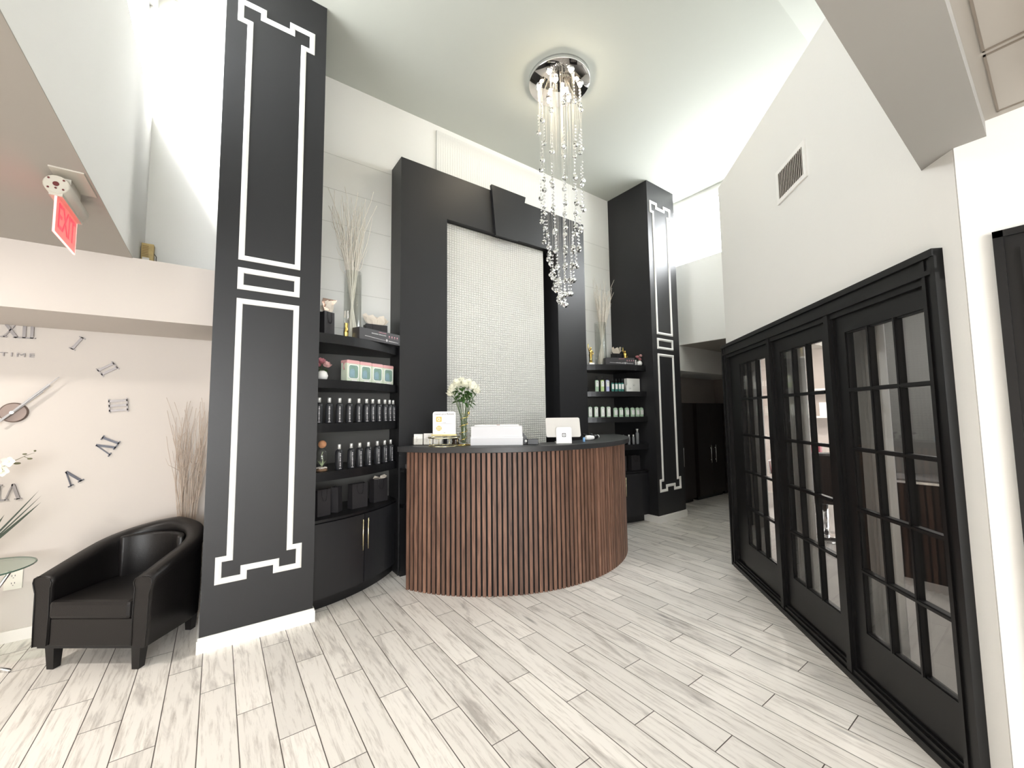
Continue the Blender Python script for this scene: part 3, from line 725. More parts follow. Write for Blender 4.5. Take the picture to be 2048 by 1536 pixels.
for h_ in heads:
    hx, hy, hz = h_; ca, sa = math.cos(-0.6), math.sin(-0.6); hx, hy = hx*ca-hy*sa, hx*sa+hy*ca
    MB().tube([(hx*0.1+0.006*rnd.uniform(-1, 1), hy*0.1+0.006*rnd.uniform(-1, 1), 0.0), (hx*0.22, hy*0.22, 0.15), (hx*0.7, hy*0.7, 0.26), (hx, hy, hz-0.02)], 0.0022, 6).build('stem', mat('stem_green', (0.09, 0.14, 0.05), 0.5), bq)
    q = MB(); rose(q, (hx, hy, hz), 0.036, rnd, (rnd.uniform(-.3, .3), hx*4)); q.build('rose', PETAL, bq)
q = MB()
for k in range(40):
    a = rnd.uniform(0, 2*PI); r0 = rnd.uniform(0.01, 0.05); z0_ = rnd.uniform(0.23, 0.315)
    r1_ = r0+rnd.uniform(0.03, 0.06)
    leaf(q, (r0*math.cos(a), r0*math.sin(a), z0_), (r1_*math.cos(a), r1_*math.sin(a), z0_+rnd.uniform(-0.035, 0.03)), rnd.uniform(0.012, 0.020))
q.build('leaves', GREEN, bq)

# grey device / printer cover and bits beside it
GREYP = mat('light_grey_plastic', (0.60, 0.60, 0.62), 0.4)
pr = thing('printer', 'low light grey box-shaped printer in the middle of the counter', 'printer', (1.998, 2.982, CT), -0.63); pr.scale = (0.96, 1, 1)
MB().box(-0.235, 0.235, -0.09, 0.09, 0, 0.068).build('base', GREYP, pr, bevel=0.004)
MB().box(-0.232, 0.232, -0.075, 0.09, 0.0685, 0.165).build('hood', GREYP, pr, bevel=0.004)
MB().box(-0.236, 0.236, -0.093, -0.05, 0.064, 0.071).build('lip', mat('pale_lip', (0.75, 0.75, 0.77), 0.35), pr)
MB().box(-0.20, 0.20, -0.06, 0.07, 0.1655, 0.176).build('paper', PAPER, pr)
MB().box(0.0, 0.03, -0.062, -0.058, 0.172, 0.177).build('mark', mat('red_brown_mark', (0.25, 0.12, 0.08), 0.5), pr)
tag(MB().prism([(0, 0), (0.075, 0), (0, 0.11)], -0.01, 0.01, UPRIGHT).build('card_reader_stand', SATIN, loc=(2.215, 2.895, CT), rotz=-0.63), 'black triangular stand beside the grey printer', 'stand')
cr = thing('card_terminal', 'small black box with a white knob right of the printer', 'card terminal', (2.255, 2.80, CT), -0.63)
MB().box(-0.048, 0.048, -0.03, 0.03, 0, 0.048).build('body', SATIN, cr, bevel=0.003)
MB().ball((-0.062, -0.015, 0.03), 0.012, 12, 8).build('knob', WHITE, cr)

# point of sale tablet seen from the back
pos = thing('tablet_stand', 'white point-of-sale tablet stand facing away with a small square logo', 'payment tablet', (2.535, 2.70, CT), -0.60); pos.scale = (1.05, 1.05, 1.08)
wp = mat('white_plastic', (0.82, 0.81, 0.79), 0.3)
MB().prism(rrect(0, 0, 0.0, 0.0, 1)[:0] or [(x, z) for x, z in [(-0.15+0.015+0.015*math.cos(a), -0.085+0.015+0.015*math.sin(a)) for a in [PI+i*PI/10 for i in range(6)]]+[(0.15-0.015+0.015*math.cos(a), -0.085+0.015+0.015*math.sin(a)) for a in [1.5*PI+i*PI/10 for i in range(6)]]+[(0.15-0.015+0.015*math.cos(a), 0.085-0.015+0.015*math.sin(a)) for a in [i*PI/10 for i in range(6)]]+[(-0.15+0.015+0.015*math.cos(a), 0.085-0.015+0.015*math.sin(a)) for a in [PI/2+i*PI/10 for i in range(6)]]],
           -0.006, 0.006, T(0, 0.045, 0.130) @ RX(-0.35) @ UPRIGHT).build('tablet', mat('silver_tablet', (0.62, 0.60, 0.57), 0.35), pos)
MB().prism(rrect(0, 0.068, 0.0655, 0.016), -0.006, 0.006, T(0, -0.01, 0.0) @ RX(-0.12) @ UPRIGHT).box(-0.0655, 0.0655, -0.012, 0.0, 0, 0.03).build('stand', wp, pos)
MB().box(-0.0655, 0.0655, -0.01, 0.10, 0, 0.012).build('foot', wp, pos)
q = MB(); o1 = rrect(0, 0, 0.0165, 0.005); i1 = rrect(0, 0, 0.0105, 0.002); n = len(o1)
q.add([(x, -z*0+0.0068, z) for x, z in []], [])
Ml = T(0, -0.01, 0.0) @ RX(-0.12) @ UPRIGHT @ T(0, 0.068, 0.0066)
q.add([(x, z, 0) for x, z in o1]+[(x, z, 0) for x, z in i1], [(i, (i+1) % n, n+(i+1) % n, n+i) for i in range(n)], Ml)
q.add([(-.0045, -.0045, 0), (.0045, -.0045, 0), (.0045, .0045, 0), (-.0045, .0045, 0)], [(0, 1, 2, 3)], Ml)
q.build('logo', mat('logo_black', (0.05, 0.05, 0.05), 0.5), pos, fix=False)
tag(MB().lathe([(0.012, 0), (0.012, 0.03), (0.009, 0.04), (0.001, 0.042)], 12).build('blue_bottle', mat('light_blue_plastic', (0.25, 0.5, 0.85), 0.3), loc=(2.795, 2.704, CT)), 'small light blue bottle right of the tablet stand', 'bottle')
# hair tools standing in a holder behind the counter
for k, (x, y, tl, lab) in enumerate(((2.975, 2.80, -0.5, 'white and black hair dryer lying at the right of the counter, nearer the tablet'), (3.12, 2.86, 0.35, 'black hair dryer with a pale nozzle nearest the right end of the counter'))):
    hd = thing('hair_dryer', lab, 'hair dryer', (x, y, CT), -0.3+k*0.5)
    MB().lathe([(0.016, -0.045), (0.022, -0.04), (0.024, 0.0), (0.02, 0.03), (0.017, 0.045)], 16, T(0, 0, 0.027) @ RY(PI/2)).build('barrel', wp if k == 0 else SATIN, hd)
    MB().lathe([(0.017, 0.045), (0.019, 0.05), (0.012, 0.06)], 16, T(0, 0, 0.027) @ RY(PI/2)).build('nozzle', SATIN if k == 0 else wp, hd)
    MB().tube([(-0.01, 0, 0.03), (-0.03, 0.02, 0.05), (-0.05, 0.035, 0.062)], [0.011, 0.010, 0.009], 8).build('grip', SATIN, hd)

# clutter below, behind the left end of the desk
sd_ = thing('side_counter', 'low black side counter in the gap between cabinet and desk', 'counter', (1.52, 3.60, 0))
MB().box(-0.125, 0.14, 0.02, 0.12, 0.95, 0.975).build('upper_shelf', SATIN, sd_)
MB().box(-0.125, 0.14, 0.02, 0.12, 0.62, 0.65).build('lower_shelf', SATIN, sd_)
MB().box(-0.125, 0.14, 0.095, 0.12, 0, 0.95).build('panel', SATIN, sd_)
tag(MB().tube([(0.035*math.cos(a), 0, 0.05+0.045*math.sin(a)) for a in [i*PI/10 for i in range(-3, 14)]], 0.007, 8).build('headset', mat('grey_headset', (0.25, 0.25, 0.26), 0.3, 0.4), loc=(1.53, 3.65, 0.665)), 'grey headset on the dark side counter', 'headset')
tag(MB().box(-0.03, 0.03, -0.02, 0.02, 0, 0.04).build('small_box', mat('grey_card', (0.12, 0.12, 0.125), 0.5), loc=(1.46, 3.66, 0.976), bevel=0.003), 'small dark grey box on the upper side counter shelf', 'box')

# ================================================================== CHANDELIER
CX, CY = 2.61, 2.74
ch = thing('chandelier', 'spiral crystal raindrop chandelier on a round chrome ceiling plate', 'chandelier', (CX, CY, H))
MIRROR = mat('mirror_chrome', (0.55, 0.52, 0.50), 0.04, 1.0)
MB().lathe([(0.300, 0.0), (0.300, -0.036), (0.296, -0.042)], 56).build('ceiling_plate', CHROME, ch)
MB().lathe([(0.298, -0.0422), (0.297, -0.0435), (0.001, -0.0436)], 56).build('mirror_plate', MIRROR, ch)
BULB = mat('halogen_glow', (1, 1, 1), 0.3, emit=(1.0, 0.86, 0.62), estr=40)
lamps = [(0.205*math.cos(a), 0.205*math.sin(a)) for a in [0.35+i*2*PI/6 for i in range(6)]]+[(0.08, 0.03), (-0.08, -0.03)]
for (x, y) in lamps:
    sck = MB().lathe([(0.03, -0.0437), (0.03, -0.056), (0.024, -0.060)], 16, T(x, y, 0)).build('socket', CHROME, ch)
    MB().ball((x, y, -0.070), 0.016, 12, 8, sc=(1, 1, 1.1)).build('bulb', BULB, sck)
    add_light('chandelier_lamp', 'POINT', (CX+x, CY+y, H-0.105), 0.45, (1, 0.87, 0.68), 0.02)
CRYS = mat('crystal', (1, 1, 1), 0.0, trans=1.0, ior=1.52)
zs = [4.47, 4.02, 3.69, 3.44, 3.22, 3.03, 2.87, 2.73, 2.60, 2.49]
def facet_ball(r):
    mb = MB()
    mb.lathe([(1e-6, r), (r*0.42, r*0.88), (r*0.80, r*0.52), (r*0.98, 0.08*r), (r*0.90, -r*0.35), (r*0.55, -r*0.80), (1e-6, -r)], 8, smooth=False)
    return mb
ball_me = facet_ball(0.025).mesh('crystal_ball', CRYS); bead_me = facet_ball(0.0085).mesh('crystal_bead', CRYS)
WIRE = mat('steel_wire', (0.75, 0.73, 0.68), 0.3, 0.6)
per = 11; tot = per*9+1; beads = []
for k in range(tot):
    t_ = k/per; i = min(8, int(t_)); f_ = t_-i
    z = zs[i]*(1-f_)+zs[i+1]*f_
    # right side (towards +x, -y from the camera) keeps level, left side spirals down
    rr = 0.215 if z > 3.5 else 0.215*((z-2.49)/1.01)**0.55+0.012
    rr *= 1-0.12*((k*37) % 10)/10
    a = -0.62-2*PI*t_+PI*0.05
    x, y = rr*math.cos(a), rr*math.sin(a); zl = z-H
    o = bpy.data.objects.new('crystal_ball', ball_me); COL.objects.link(o); o.parent = ch; o.location = (x, y, zl); o.rotation_euler = (0, 0, k)
    wz0 = -0.044
    MB().tube([(x, y, wz0), (x, y, zl+0.016)], 0.00045, 4).build('wire', WIRE, ch, fix=False)
    nb = 5 if i < 4 else 4
    for j in range(nb): beads.append((x, y, zl+0.045+j*0.034))
beads.sort(key=lambda p: -p[2])
step = max(1, len(beads)//100)
sel = beads[-100:]
for p in sel:
    o = bpy.data.objects.new('crystal_bead', bead_me); COL.objects.link(o); o.parent = ch; o.location = p
q = MB(); bv = facet_ball(0.0085)
for p in beads[:-100]: q.add(bv.v, bv.f, T(*p))
tag(q.build('crystal_beads', CRYS, ch), kind='stuff')

# ================================================================== SHELF GOODS
def bottle(name, prof, cap, cap_m, body_m, label, cat, loc, group, label_m=None, lab=None, n=18, marks=None, rotz=0):
    t_ = thing(name, label, cat, loc, rotz, group)
    MB().lathe(prof, n).build('bottle_body', body_m, t_)
    MB().lathe(cap, n).build('cap', cap_m, t_)
    if lab:
        r_, z0, z1, a0, a1 = lab
        q = MB(); m_ = 8; vs = []
        for i in range(m_+1):
            a = a0+(a1-a0)*i/m_; vs += [(r_*math.cos(a), r_*math.sin(a), z0), (r_*math.cos(a), r_*math.sin(a), z1)]
        q.add(vs, [(2*i, 2*i+2, 2*i+3, 2*i+1) for i in range(m_)], smooth=True)
        lb = q.build('label_band', label_m, t_, fix=False)
        if marks:
            q = MB()
            for (du, z, ww, hh) in marks:
                a = (a0+a1)/2; M_ = RZ(a+PI/2)
                q.box(du-ww/2, du+ww/2, -(r_+0.0008), -(r_+0.0002), z-hh/2, z+hh/2, M_)
            q.build('label_print', INK, lb)
    return t_
BB = mat('matt_black_bottle', (0.022, 0.023, 0.026), 0.38)
CAPS = mat('pale_silver_cap', (0.72, 0.72, 0.70), 0.3, 0.4)
prof_b = [(0.027, 0), (0.030, 0.004), (0.030, 0.135), (0.027, 0.148), (0.018, 0.158), (0.012, 0.162)]
cap_b = [(0.0125, 0.160), (0.0125, 0.196), (0.011, 0.200)]
def front_marks(t_, r_, face):
    q = MB(); M_ = RZ(face)
    for k in range(9):
        w_ = 0.004+0.002*((k*5) % 3); q.box(-w_/2, w_/2, -(r_+0.0012), -(r_-0.002), 0.018+k*0.013, 0.026+k*0.013, M_)
    q.box(-0.008, 0.008, -(r_+0.0012), -(r_-0.004), 0.008, 0.0125, M_)
    q.build('lettering', mat('pale_lettering', (0.55, 0.53, 0.55), 0.5), t_)
row3 = [(0.636, 3.437), (0.71, 3.44), (0.792, 3.462), (0.875, 3.49), (0.959, 3.524), (1.034, 3.561), (1.096, 3.595), (1.165, 3.639), (1.236, 3.69), (1.298, 3.745), (1.352, 3.80)]
lo = ords(11)
g = 'black bottles on the third shelf beside the left column'
b0 = bottle('shampoo_bottle', prof_b, cap_b, CAPS, BB, '', 'bottle', (*row3[0], 1.4155), g); front_marks(b0, 0.030, -0.15)
b0['label'] = 'black bottle with pale cap, leftmost in the upper row of eleven beside the column'
for k, p in enumerate(row3[1:], 1):
    dup(b0, (*p, 1.4155), 0.02*k, 'black bottle with pale cap, %s in the upper row of eleven' % lo[k])
row4 = [(0.799, 3.474), (0.901, 3.51), (0.977, 3.542), (1.062, 3.586), (1.158, 3.645), (1.245, 3.71), (1.325, 3.78)]
lo = ords(7)
for k, p in enumerate(row4):
    c_ = dup(b0, (*p, 1.0435), 0.25+0.02*k, 'black bottle with pale cap, %s of seven beside the glass cloche' % lo[k]); c_['group'] = 'black bottles on the lowest shelf beside the left column'

# terrarium cloche
te = thing('cloche_terrarium', 'glass cloche with a cork ball stopper holding an air plant', 'terrarium', (0.668, 3.455, 1.0435))
MB().lathe([(0.044, 0.0), (0.044, 0.12), (0.040, 0.15), (0.028, 0.172), (0.016, 0.180), (0.016, 0.188)], 24).build('glass_jar', GLASS, te)
MB().ball((0, 0, 0.208), 0.031, 16, 10).build('cork_ball', mat('cork', (0.42, 0.2, 0.1), 0.8, noise=(60, 0.3)), te)
MB().lathe([(0.041, 0.002), (0.041, 0.02)], 24).build('gravel', mat('brown_gravel', (0.25, 0.15, 0.09), 0.9, noise=(200, 0.5)), te)
q = MB(); rnd = random.Random(5)
for k in range(60):
    a = rnd.uniform(0, 2*PI); r_ = math.sqrt(rnd.random())*0.036; q.ball((r_*math.cos(a), r_*math.sin(a), 0.023+rnd.uniform(0, .006)), 0.005, 6, 4)
tag(q.build('pebbles', mat('white_pebble', (0.75, 0.66, 0.62), 0.7), te), kind='stuff')
q = MB()
for k in range(16):
    a = k*2.4; l_ = rnd.uniform(0.03, 0.06); leaf(q, (0, 0, 0.03), (l_*0.55*math.cos(a), l_*0.55*math.sin(a), 0.035+l_), 0.003)
q.tube([(0, 0, 0.05), (0.008, 0.004, 0.09), (-0.004, 0, 0.12), (0.006, 0, 0.15)], 0.002, 5)
q.build('air_plant', mat('pale_plant', (0.35, 0.42, 0.25), 0.6), te)

# black paper bags
BAG = mat('black_paper', (0.022, 0.020, 0.022), 0.55, bump=(30, 0.1))
def paper_bag(label, loc, rotz, w_, d_, h_, tissue=None, group=None, tm=None):
    t_ = thing('paper_bag', label, 'paper bag', loc, rotz, group)
    q = MB(); hw_, hd = w_/2, d_/2
    vs = [(-hw_, -hd, 0), (hw_, -hd, 0), (hw_, hd, 0), (-hw_, hd, 0), (-hw_, -hd*0.85, h_), (hw_, -hd*0.85, h_), (hw_, hd*0.85, h_), (-hw_, hd*0.85, h_), (-hw_*0.97, 0, h_*0.98), (hw_*0.97, 0, h_*0.98)]
    q.add(vs, [(0, 1, 5, 4), (2, 3, 7, 6), (3, 2, 1, 0), (0, 4, 8, 7, 3), (1, 2, 6, 9, 5)])
    o = q.build('bag_body', BAG, t_); md = o.modifiers.new('solid', 'SOLIDIFY'); md.thickness = 0.0015; md.offset = -1
    q = MB()
    for sy in (-1, 1):
        y_ = sy*(hd*0.9+0.003)
        q.tube([(-w_*0.2, y_, h_*0.97), (-w_*0.19, y_*1.08, h_*0.75), (-w_*0.09, y_*1.12, h_*0.58), (w_*0.09, y_*1.12, h_*0.56), (w_*0.19, y_*1.08, h_*0.75), (w_*0.2, y_, h_*0.97)], 0.002, 6)
    q.build('cord_handle', mat('black_cord', (0.015, 0.013, 0.015), 0.6), t_)
    if tissue:
        rnd = random.Random(tissue[0]); q = MB()
        for k in range(tissue[1]):
            a = rnd.uniform(0, 2*PI); L1 = rnd.uniform(0.6, 1)*tissue[2]
            tip = Vector((math.cos(a)*w_*0.62*rnd.uniform(.5, 1.1), math.sin(a)*d_*0.7, h_+L1)); ba = Vector((math.cos(a)*w_*0.2, math.sin(a)*d_*0.2, h_-0.02))
            sd2 = Vector((-math.sin(a)*w_*0.35, math.cos(a)*d_*0.3, 0)); m1 = (ba+tip)/2
            q.add([tuple(ba-sd2*0.4), tuple(ba+sd2*0.4), tuple(m1+sd2*0.9+Vector((0, 0, rnd.uniform(-.01, .02)))), tuple(tip+sd2*0.3), tuple(tip-sd2*0.5+Vector((0, 0, -0.015))), tuple(m1-sd2*0.9)],
                  [(0, 1, 2), (0, 2, 5), (5, 2, 4), (2, 3, 4)])
        o = q.build('tissue_paper', tm, t_, fix=False)
    return t_
TISS = mat('champagne_tissue', (0.62, 0.50, 0.40), 0.35, 0.15); TROSE = mat('rose_gold_foil', (0.50, 0.32, 0.25), 0.25, 0.7); TW = mat('cream_tissue', (0.78, 0.70, 0.60), 0.55)
Z4 = 2.1205
bg_ = paper_bag('tall black gift bag with champagne tissue on the top shelf, touching the left column', (0.716, 3.63, Z4), 0.5, 0.10, 0.07, 0.225, (3, 11, 0.10), None, TW)
q = MB(); q.add([(-0.07, -0.02, 0.30), (0.0, -0.03, 0.24), (0.085, -0.02, 0.345), (0.075, 0.02, 0.30), (-0.02, 0.03, 0.35), (-0.05, -0.03, 0.23)], [(0, 1, 5), (0, 2, 1), (0, 4, 2), (4, 3, 2)])
q.build('foil_wrap', TROSE, bg_, fix=False)
paper_bag('wide black gift bag with cream tissue behind the long box on the left top shelf', (1.175, 3.80, Z4), 0.0, 0.20, 0.10, 0.20, (8, 14, 0.11), None, TW)
paper_bag('black gift bag with cream tissue at the left end of the right top shelf', (4.005, 3.87, Z4), 0.0, 0.10, 0.08, 0.20, (5, 8, 0.09), None, TW)
paper_bag('black gift bag with cream tissue in the middle of the right top shelf', (4.68, 3.84, Z4), -0.3, 0.14, 0.08, 0.21, (15, 12, 0.10), None, TW)
for k, (x, y, w_, lab) in enumerate(((0.692, 3.545, 0.11, 'small black paper bag under the left shelves, nearest the column'), (0.815, 3.61, 0.07, 'narrow black paper bag turned sideways, second from the column'),
                                  (1.0, 3.66, 0.15, 'wide plain black paper bag, third from the column'), (1.225, 3.80, 0.15, 'black paper bag with a scrap of white tissue, farthest from the column'))):
    paper_bag(lab, (x, y, 0.685), 0.35 if k != 1 else 0.9, w_, 0.07, 0.205, (4, 2, 0.035) if k == 3 else None, 'paper bags on the left base cabinet', TW)
paper_bag('black paper bag standing on the right base cabinet nearest the column', (4.67, 3.58, 0.685), -0.2, 0.15, 0.08, 0.195, None, 'paper bags on the right base cabinet')
paper_bag('black paper bag standing on the right base cabinet, partly behind the desk', (4.46, 3.64, 0.685), -0.3, 0.14, 0.08, 0.20, None, 'paper bags on the right base cabinet')

# willow in tall glass vases
def willow(mb, base, height, spread, n, seed, r=0.003, wob=0.03, lean=(0, 0), rbase=0.03, neck=None):
    rnd = random.Random(seed)
    for k in range(n):
        a = rnd.uniform(0, 2*PI); s_ = rnd.uniform(0.3, 1)*spread; h_ = height*rnd.uniform(0.7, 1); p = []
        a2 = a+PI+rnd.uniform(-.8, .8); ph = rnd.uniform(0, 6); ph2 = rnd.uniform(0, 6); fr = rnd.uniform(2.2, 3.6)
        m_ = 14
        for i in range(m_+1):
            t_ = i/m_; z = h_*t_
            nk = neck if neck else 0
            if z < nk: f_ = 1-2*z/nk; cx = rbase*f_*math.cos(a2); cy = rbase*f_*math.sin(a2); am = 0.2
            else:
                u_ = (z-nk)/(height-nk+1e-6); cx = -rbase*math.cos(a2)+s_*math.cos(a)*u_**1.15; cy = -rbase*math.sin(a2)+s_*math.sin(a)*u_**1.15*0.5; am = 0.25+u_
            p.append((base[0]+cx+lean[0]*t_+wob*am*math.sin(fr*z*2+ph), base[1]+min(cy+lean[1]*t_+wob*0.5*am*math.sin(fr*z*2.3+ph2), lean[2] if len(lean) > 2 else 9), base[2]+z))
        mb.tube(p, [r*(1-0.55*i/m_) for i in range(m_+1)], 5)
        if rnd.random() < 0.5:
            i = rnd.randint(8, 11); q0 = Vector(p[i]); d_ = Vector((rnd.uniform(-.1, .1), rnd.uniform(-.03, .02), rnd.uniform(.1, .2)))
            mb.tube([q0, q0+d_*0.5+Vector((d_.x*0.3, 0, 0)), q0+d_], [r*.5, r*.4, r*.25], 4)
def tall_vase(x, y, z, h_, r_, label, bl, lean, height, spread, n, seed):
    v_ = thing('glass_vase', label, 'vase', (x, y, z))
    MB().lathe([(r_*0.98, 0), (r_, 0.01), (r_, h_), (r_-0.004, h_), (r_-0.004, 0.012), (0.001, 0.012)], 28).build('glass_cylinder', GLASS, v_)
    q = MB(); willow(q, (0, 0, 0.015), height, spread, n, seed, 0.0048, 0.03, lean, r_*0.6, h_)
    tag(q.build('willow_branches', STICK, loc=(x, y, z)), bl, 'branches', None, 'stuff')
tall_vase(0.945, 3.72, Z4, 0.64, 0.075, 'tall clear cylinder vase on the left top shelf', 'bleached curly willow branches in the vase on the left top shelf', (-0.02, 0.0, 0.22), 1.40, 0.24, 56, 11)
tall_vase(4.325, 3.82, Z4, 0.62, 0.080, 'tall clear cylinder vase on the right top shelf', 'bleached curly willow branches in the vase on the right top shelf', (0.10, 0.0, 0.11), 1.28, 0.22, 50, 21)
q = MB(); willow(q, (0, 0, 0), 1.56, 0.15, 60, 31, 0.003, 0.03, (-0.02, -0.01, 0.07), 0.04, 0.45)
tag(q.build('willow_branches', STICK2, loc=(-0.165, 4.14, 0.10)), 'bundle of thin brown willow branches behind the armchair', 'branches', None, 'stuff')
tag(MB().lathe([(0.07, 0), (0.085, 0.1), (0.075, 0.3), (0.06, 0.42), (0.055, 0.42), (0.06, 0.3), (0.06, 0.02), (0.001, 0.02)], 20).build('floor_vase', mat('dark_vase', (0.1, 0.09, 0.08), 0.4), loc=(-0.165, 4.145, 0)), 'floor vase hidden behind the armchair holding brown branches', 'vase')

# trophies
def trophy(label, loc, h_, glass_top, rotz=0, base_m=None):
    t_ = thing('trophy', label, 'trophy', loc, rotz)
    k = h_/0.25
    MB().box(-0.032*k, 0.032*k, -0.025*k, 0.025*k, 0, 0.022*k).build('base', base_m or SATIN, t_)
    if glass_top:
        MB().lathe([(0.014*k, 0.022*k), (0.020*k, 0.06*k), (0.012*k, 0.10*k), (0.016*k, 0.14*k)], 8, smooth=False).build('stem', GOLD, t_)
        MB().lathe([(0.016*k, 0.14*k), (0.022*k, 0.19*k), (0.016*k, 0.25*k)], 6, smooth=False).build('crystal_top', CRYS, t_)
    else:
        q = MB(); q.lathe([(0.020*k, 0.022*k), (0.016*k, 0.07*k), (0.021*k, 0.11*k), (0.016*k, 0.135*k), (0.024*k, 0.165*k), (0.010*k, 0.18*k)], 12)
        q.ball((0, 0, 0.194*k), 0.013*k, 10, 8); q.tube([(-0.02*k, 0, 0.165*k), (-0.034*k, 0, 0.20*k), (-0.030*k, 0, 0.245*k)], 0.005*k, 6); q.tube([(0.02*k, 0, 0.165*k), (0.030*k, -.01*k, 0.13*k), (0.012*k, -.02*k, 0.12*k)], 0.005*k, 6)
        q.build('figure', GOLD, t_)
    return t_
trophy('slim crystal trophy with gold stem on the left top shelf', (0.858, 3.57, Z4), 0.245, True)
trophy('gold statuette trophy on a white base at the left of the right top shelf', (4.045, 3.75, Z4), 0.29, False, -0.3, WHITE)
trophy('gold cup-like statuette standing before the bag on the right top shelf', (4.655, 3.66, Z4), 0.28, False, -0.2)

# curling iron boxes
def iron_box(label, loc, rotz, L_b, mirror):
    t_ = thing('curling_iron_box', label, 'box', loc, rotz)
    hl, hd, hz = L_b/2, 0.045, 0.10
    MB().box(-hl, hl, -hd, hd, 0, hz).build('carton', mat('charcoal_carton', (0.045, 0.043, 0.046), 0.4), t_, bevel=0.001)
    q = MB(); text_mesh('MINI BARREL CURLING IRON', 0.0125, 0.0006, T(-0.02*(1 if not mirror else -1), -hd-0.0006, 0.066 if not mirror else 0.03) @ UPRIGHT, q)
    q.build('title', mat('white_print', (0.8, 0.8, 0.8), 0.5), t_)
    q = MB(); text_mesh('CURLING IRON SET', 0.010, 0.0006, T(0.02, -hd-0.0006, 0.086) @ UPRIGHT, q); 
    for k in range(4):
        x = 0.10+k*0.032; q.prism([(x+0.006*math.cos(2*PI*i/10), 0.066+0.006*math.sin(2*PI*i/10)) for i in range(10)], hd+0.0003, hd+0.0009, UPRIGHT); q.box(x-.007, x+.007, -hd-.0009, -hd-.0003, 0.052, 0.054)
    q.build('icons', mat('pink_print', (0.7, 0.32, 0.38), 0.5), t_)
    q = MB(); q.tube([(-hl*0.75, -hd-.001, 0.034), (0.05, -hd-.001, 0.022)], 0.0028, 6); q.tube([(0.09, -hd-.001, 0.024), (hl*0.9, -hd-.001, 0.020)], 0.004, 6); q.ball((0.07, -hd-.001, 0.026), 0.012, 10, 6, sc=(1, .2, 1))
    q.build('picture', mat('silver_print', (0.45, 0.44, 0.45), 0.4), t_)
iron_box('long charcoal curling iron box leaning out over the left top shelf', (1.13, 3.60, Z4), 0.42, 0.46, False)
iron_box('long charcoal curling iron box on the right top shelf', (4.44, 3.60, Z4), -0.42, 0.42, True)
tag(MB().box(-0.011, 0.011, -0.004, 0.004, 0, 0.085).build('card_stick', WHITE, loc=(4.70, 3.52, Z4)), 'narrow white card standing at the right end of the curling iron box', 'card')

# little flower pots
PINK = mat('pink_petal', (0.62, 0.27, 0.30), 0.6, noise=(60, 0.25)); PINK2 = mat('pale_pink_petal', (0.72, 0.45, 0.43), 0.6, noise=(60, 0.2))
def flower_pot(label, loc, s_, heads, mats):
    t_ = thing('flower_pot', label, 'flower pot', loc)
    MB().lathe([(0.018*s_, 0), (0.035*s_, 0.012*s_), (0.041*s_, 0.035*s_), (0.032*s_, 0.062*s_), (0.018*s_, 0.075*s_), (0.014*s_, 0.072*s_), (0.014*s_, 0.03*s_), (0.001, 0.03*s_)], 20).build('pot', WHITE, t_)
    rnd = random.Random(9)
    for k, (x, z, r_) in enumerate(heads):
        q = MB(); q.tube([(0, 0, 0.05*s_), (x*0.5, 0, 0.5*(z+.05)*s_), (x*s_, 0, (z-0.02)*s_)], 0.002, 5); q.build('stem', GREEN, t_)
        q = MB(); rose(q, (x*s_, -0.012*(k % 2), z*s_), r_*s_, rnd, (rnd.uniform(.3, .9), x*6)); q.build('bloom', mats[k % 2], t_)
    q = MB()
    for k in range(7):
        a = rnd.uniform(0, 6.28); leaf(q, (0, 0, 0.06*s_), (0.045*s_*math.cos(a), 0.03*s_*math.sin(a), (0.06+rnd.uniform(0.01, .05))*s_), 0.013*s_)
    q.build('leaves', GREEN, t_)
flower_pot('small white pot with a pink rose on the second left shelf, nearest the column', (0.665, 3.50, 1.7575), 1.05, [(-0.01, 0.15, 0.034), (0.030, 0.125, 0.036), (-0.03, 0.12, 0.025)], (PINK, PINK2))
flower_pot('small white pot with pink and blush flowers on the right top shelf', (4.735, 3.485, Z4), 0.95, [(-0.04, 0.13, 0.030), (0.02, 0.155, 0.028), (0.012, 0.105, 0.032)], (PINK, PINK2))

# cosmetic pouches
POU = mat('mint_white_vinyl', (0.66, 0.72, 0.58), 0.3); POUP = mat('pink_trim_vinyl', (0.75, 0.42, 0.42), 0.35)
WIN = mat('mint_window_vinyl', (0.24, 0.36, 0.30), 0.15, noise=(20, 0.3)); BLUEB = mat('blue_bottle_inside', (0.24, 0.36, 0.42), 0.3, noise=(25, 0.25))
pz = 1.7575
po = thing('cosmetic_pouch', 'mint and white cosmetic pouch with pink zip strap, leftmost of the four', 'pouch', (0.905, 3.60, pz), 0.42, 'cosmetic pouches on the second left shelf')
def rr2(x0, x1, z0, z1, r_, n=5):
    P_ = []
    for (cx, cz, a0) in ((x1-r_, z1-r_, 0), (x0+r_, z1-r_, PI/2), (x0+r_, z0+r_, PI), (x1-r_, z0+r_, 1.5*PI)):
        for i in range(n+1): a = a0+i*PI/2/n; P_.append((cx+r_*math.cos(a), cz+r_*math.sin(a)))
    return P_
MB().prism(rr2(-0.064, 0.064, 0, 0.172, 0.012), -0.040, 0.040, UPRIGHT).build('pouch_body', POU, po, bevel=0.004)
MB().prism(rr2(-0.065, 0.065, 0.155, 0.187, 0.010), -0.042, 0.041, UPRIGHT).build('zip_band', POUP, po, bevel=0.004)
o1 = rr2(-0.053, 0.053, 0.026, 0.150, 0.022); i1 = rr2(-0.046, 0.046, 0.033, 0.143, 0.018); n = len(o1)
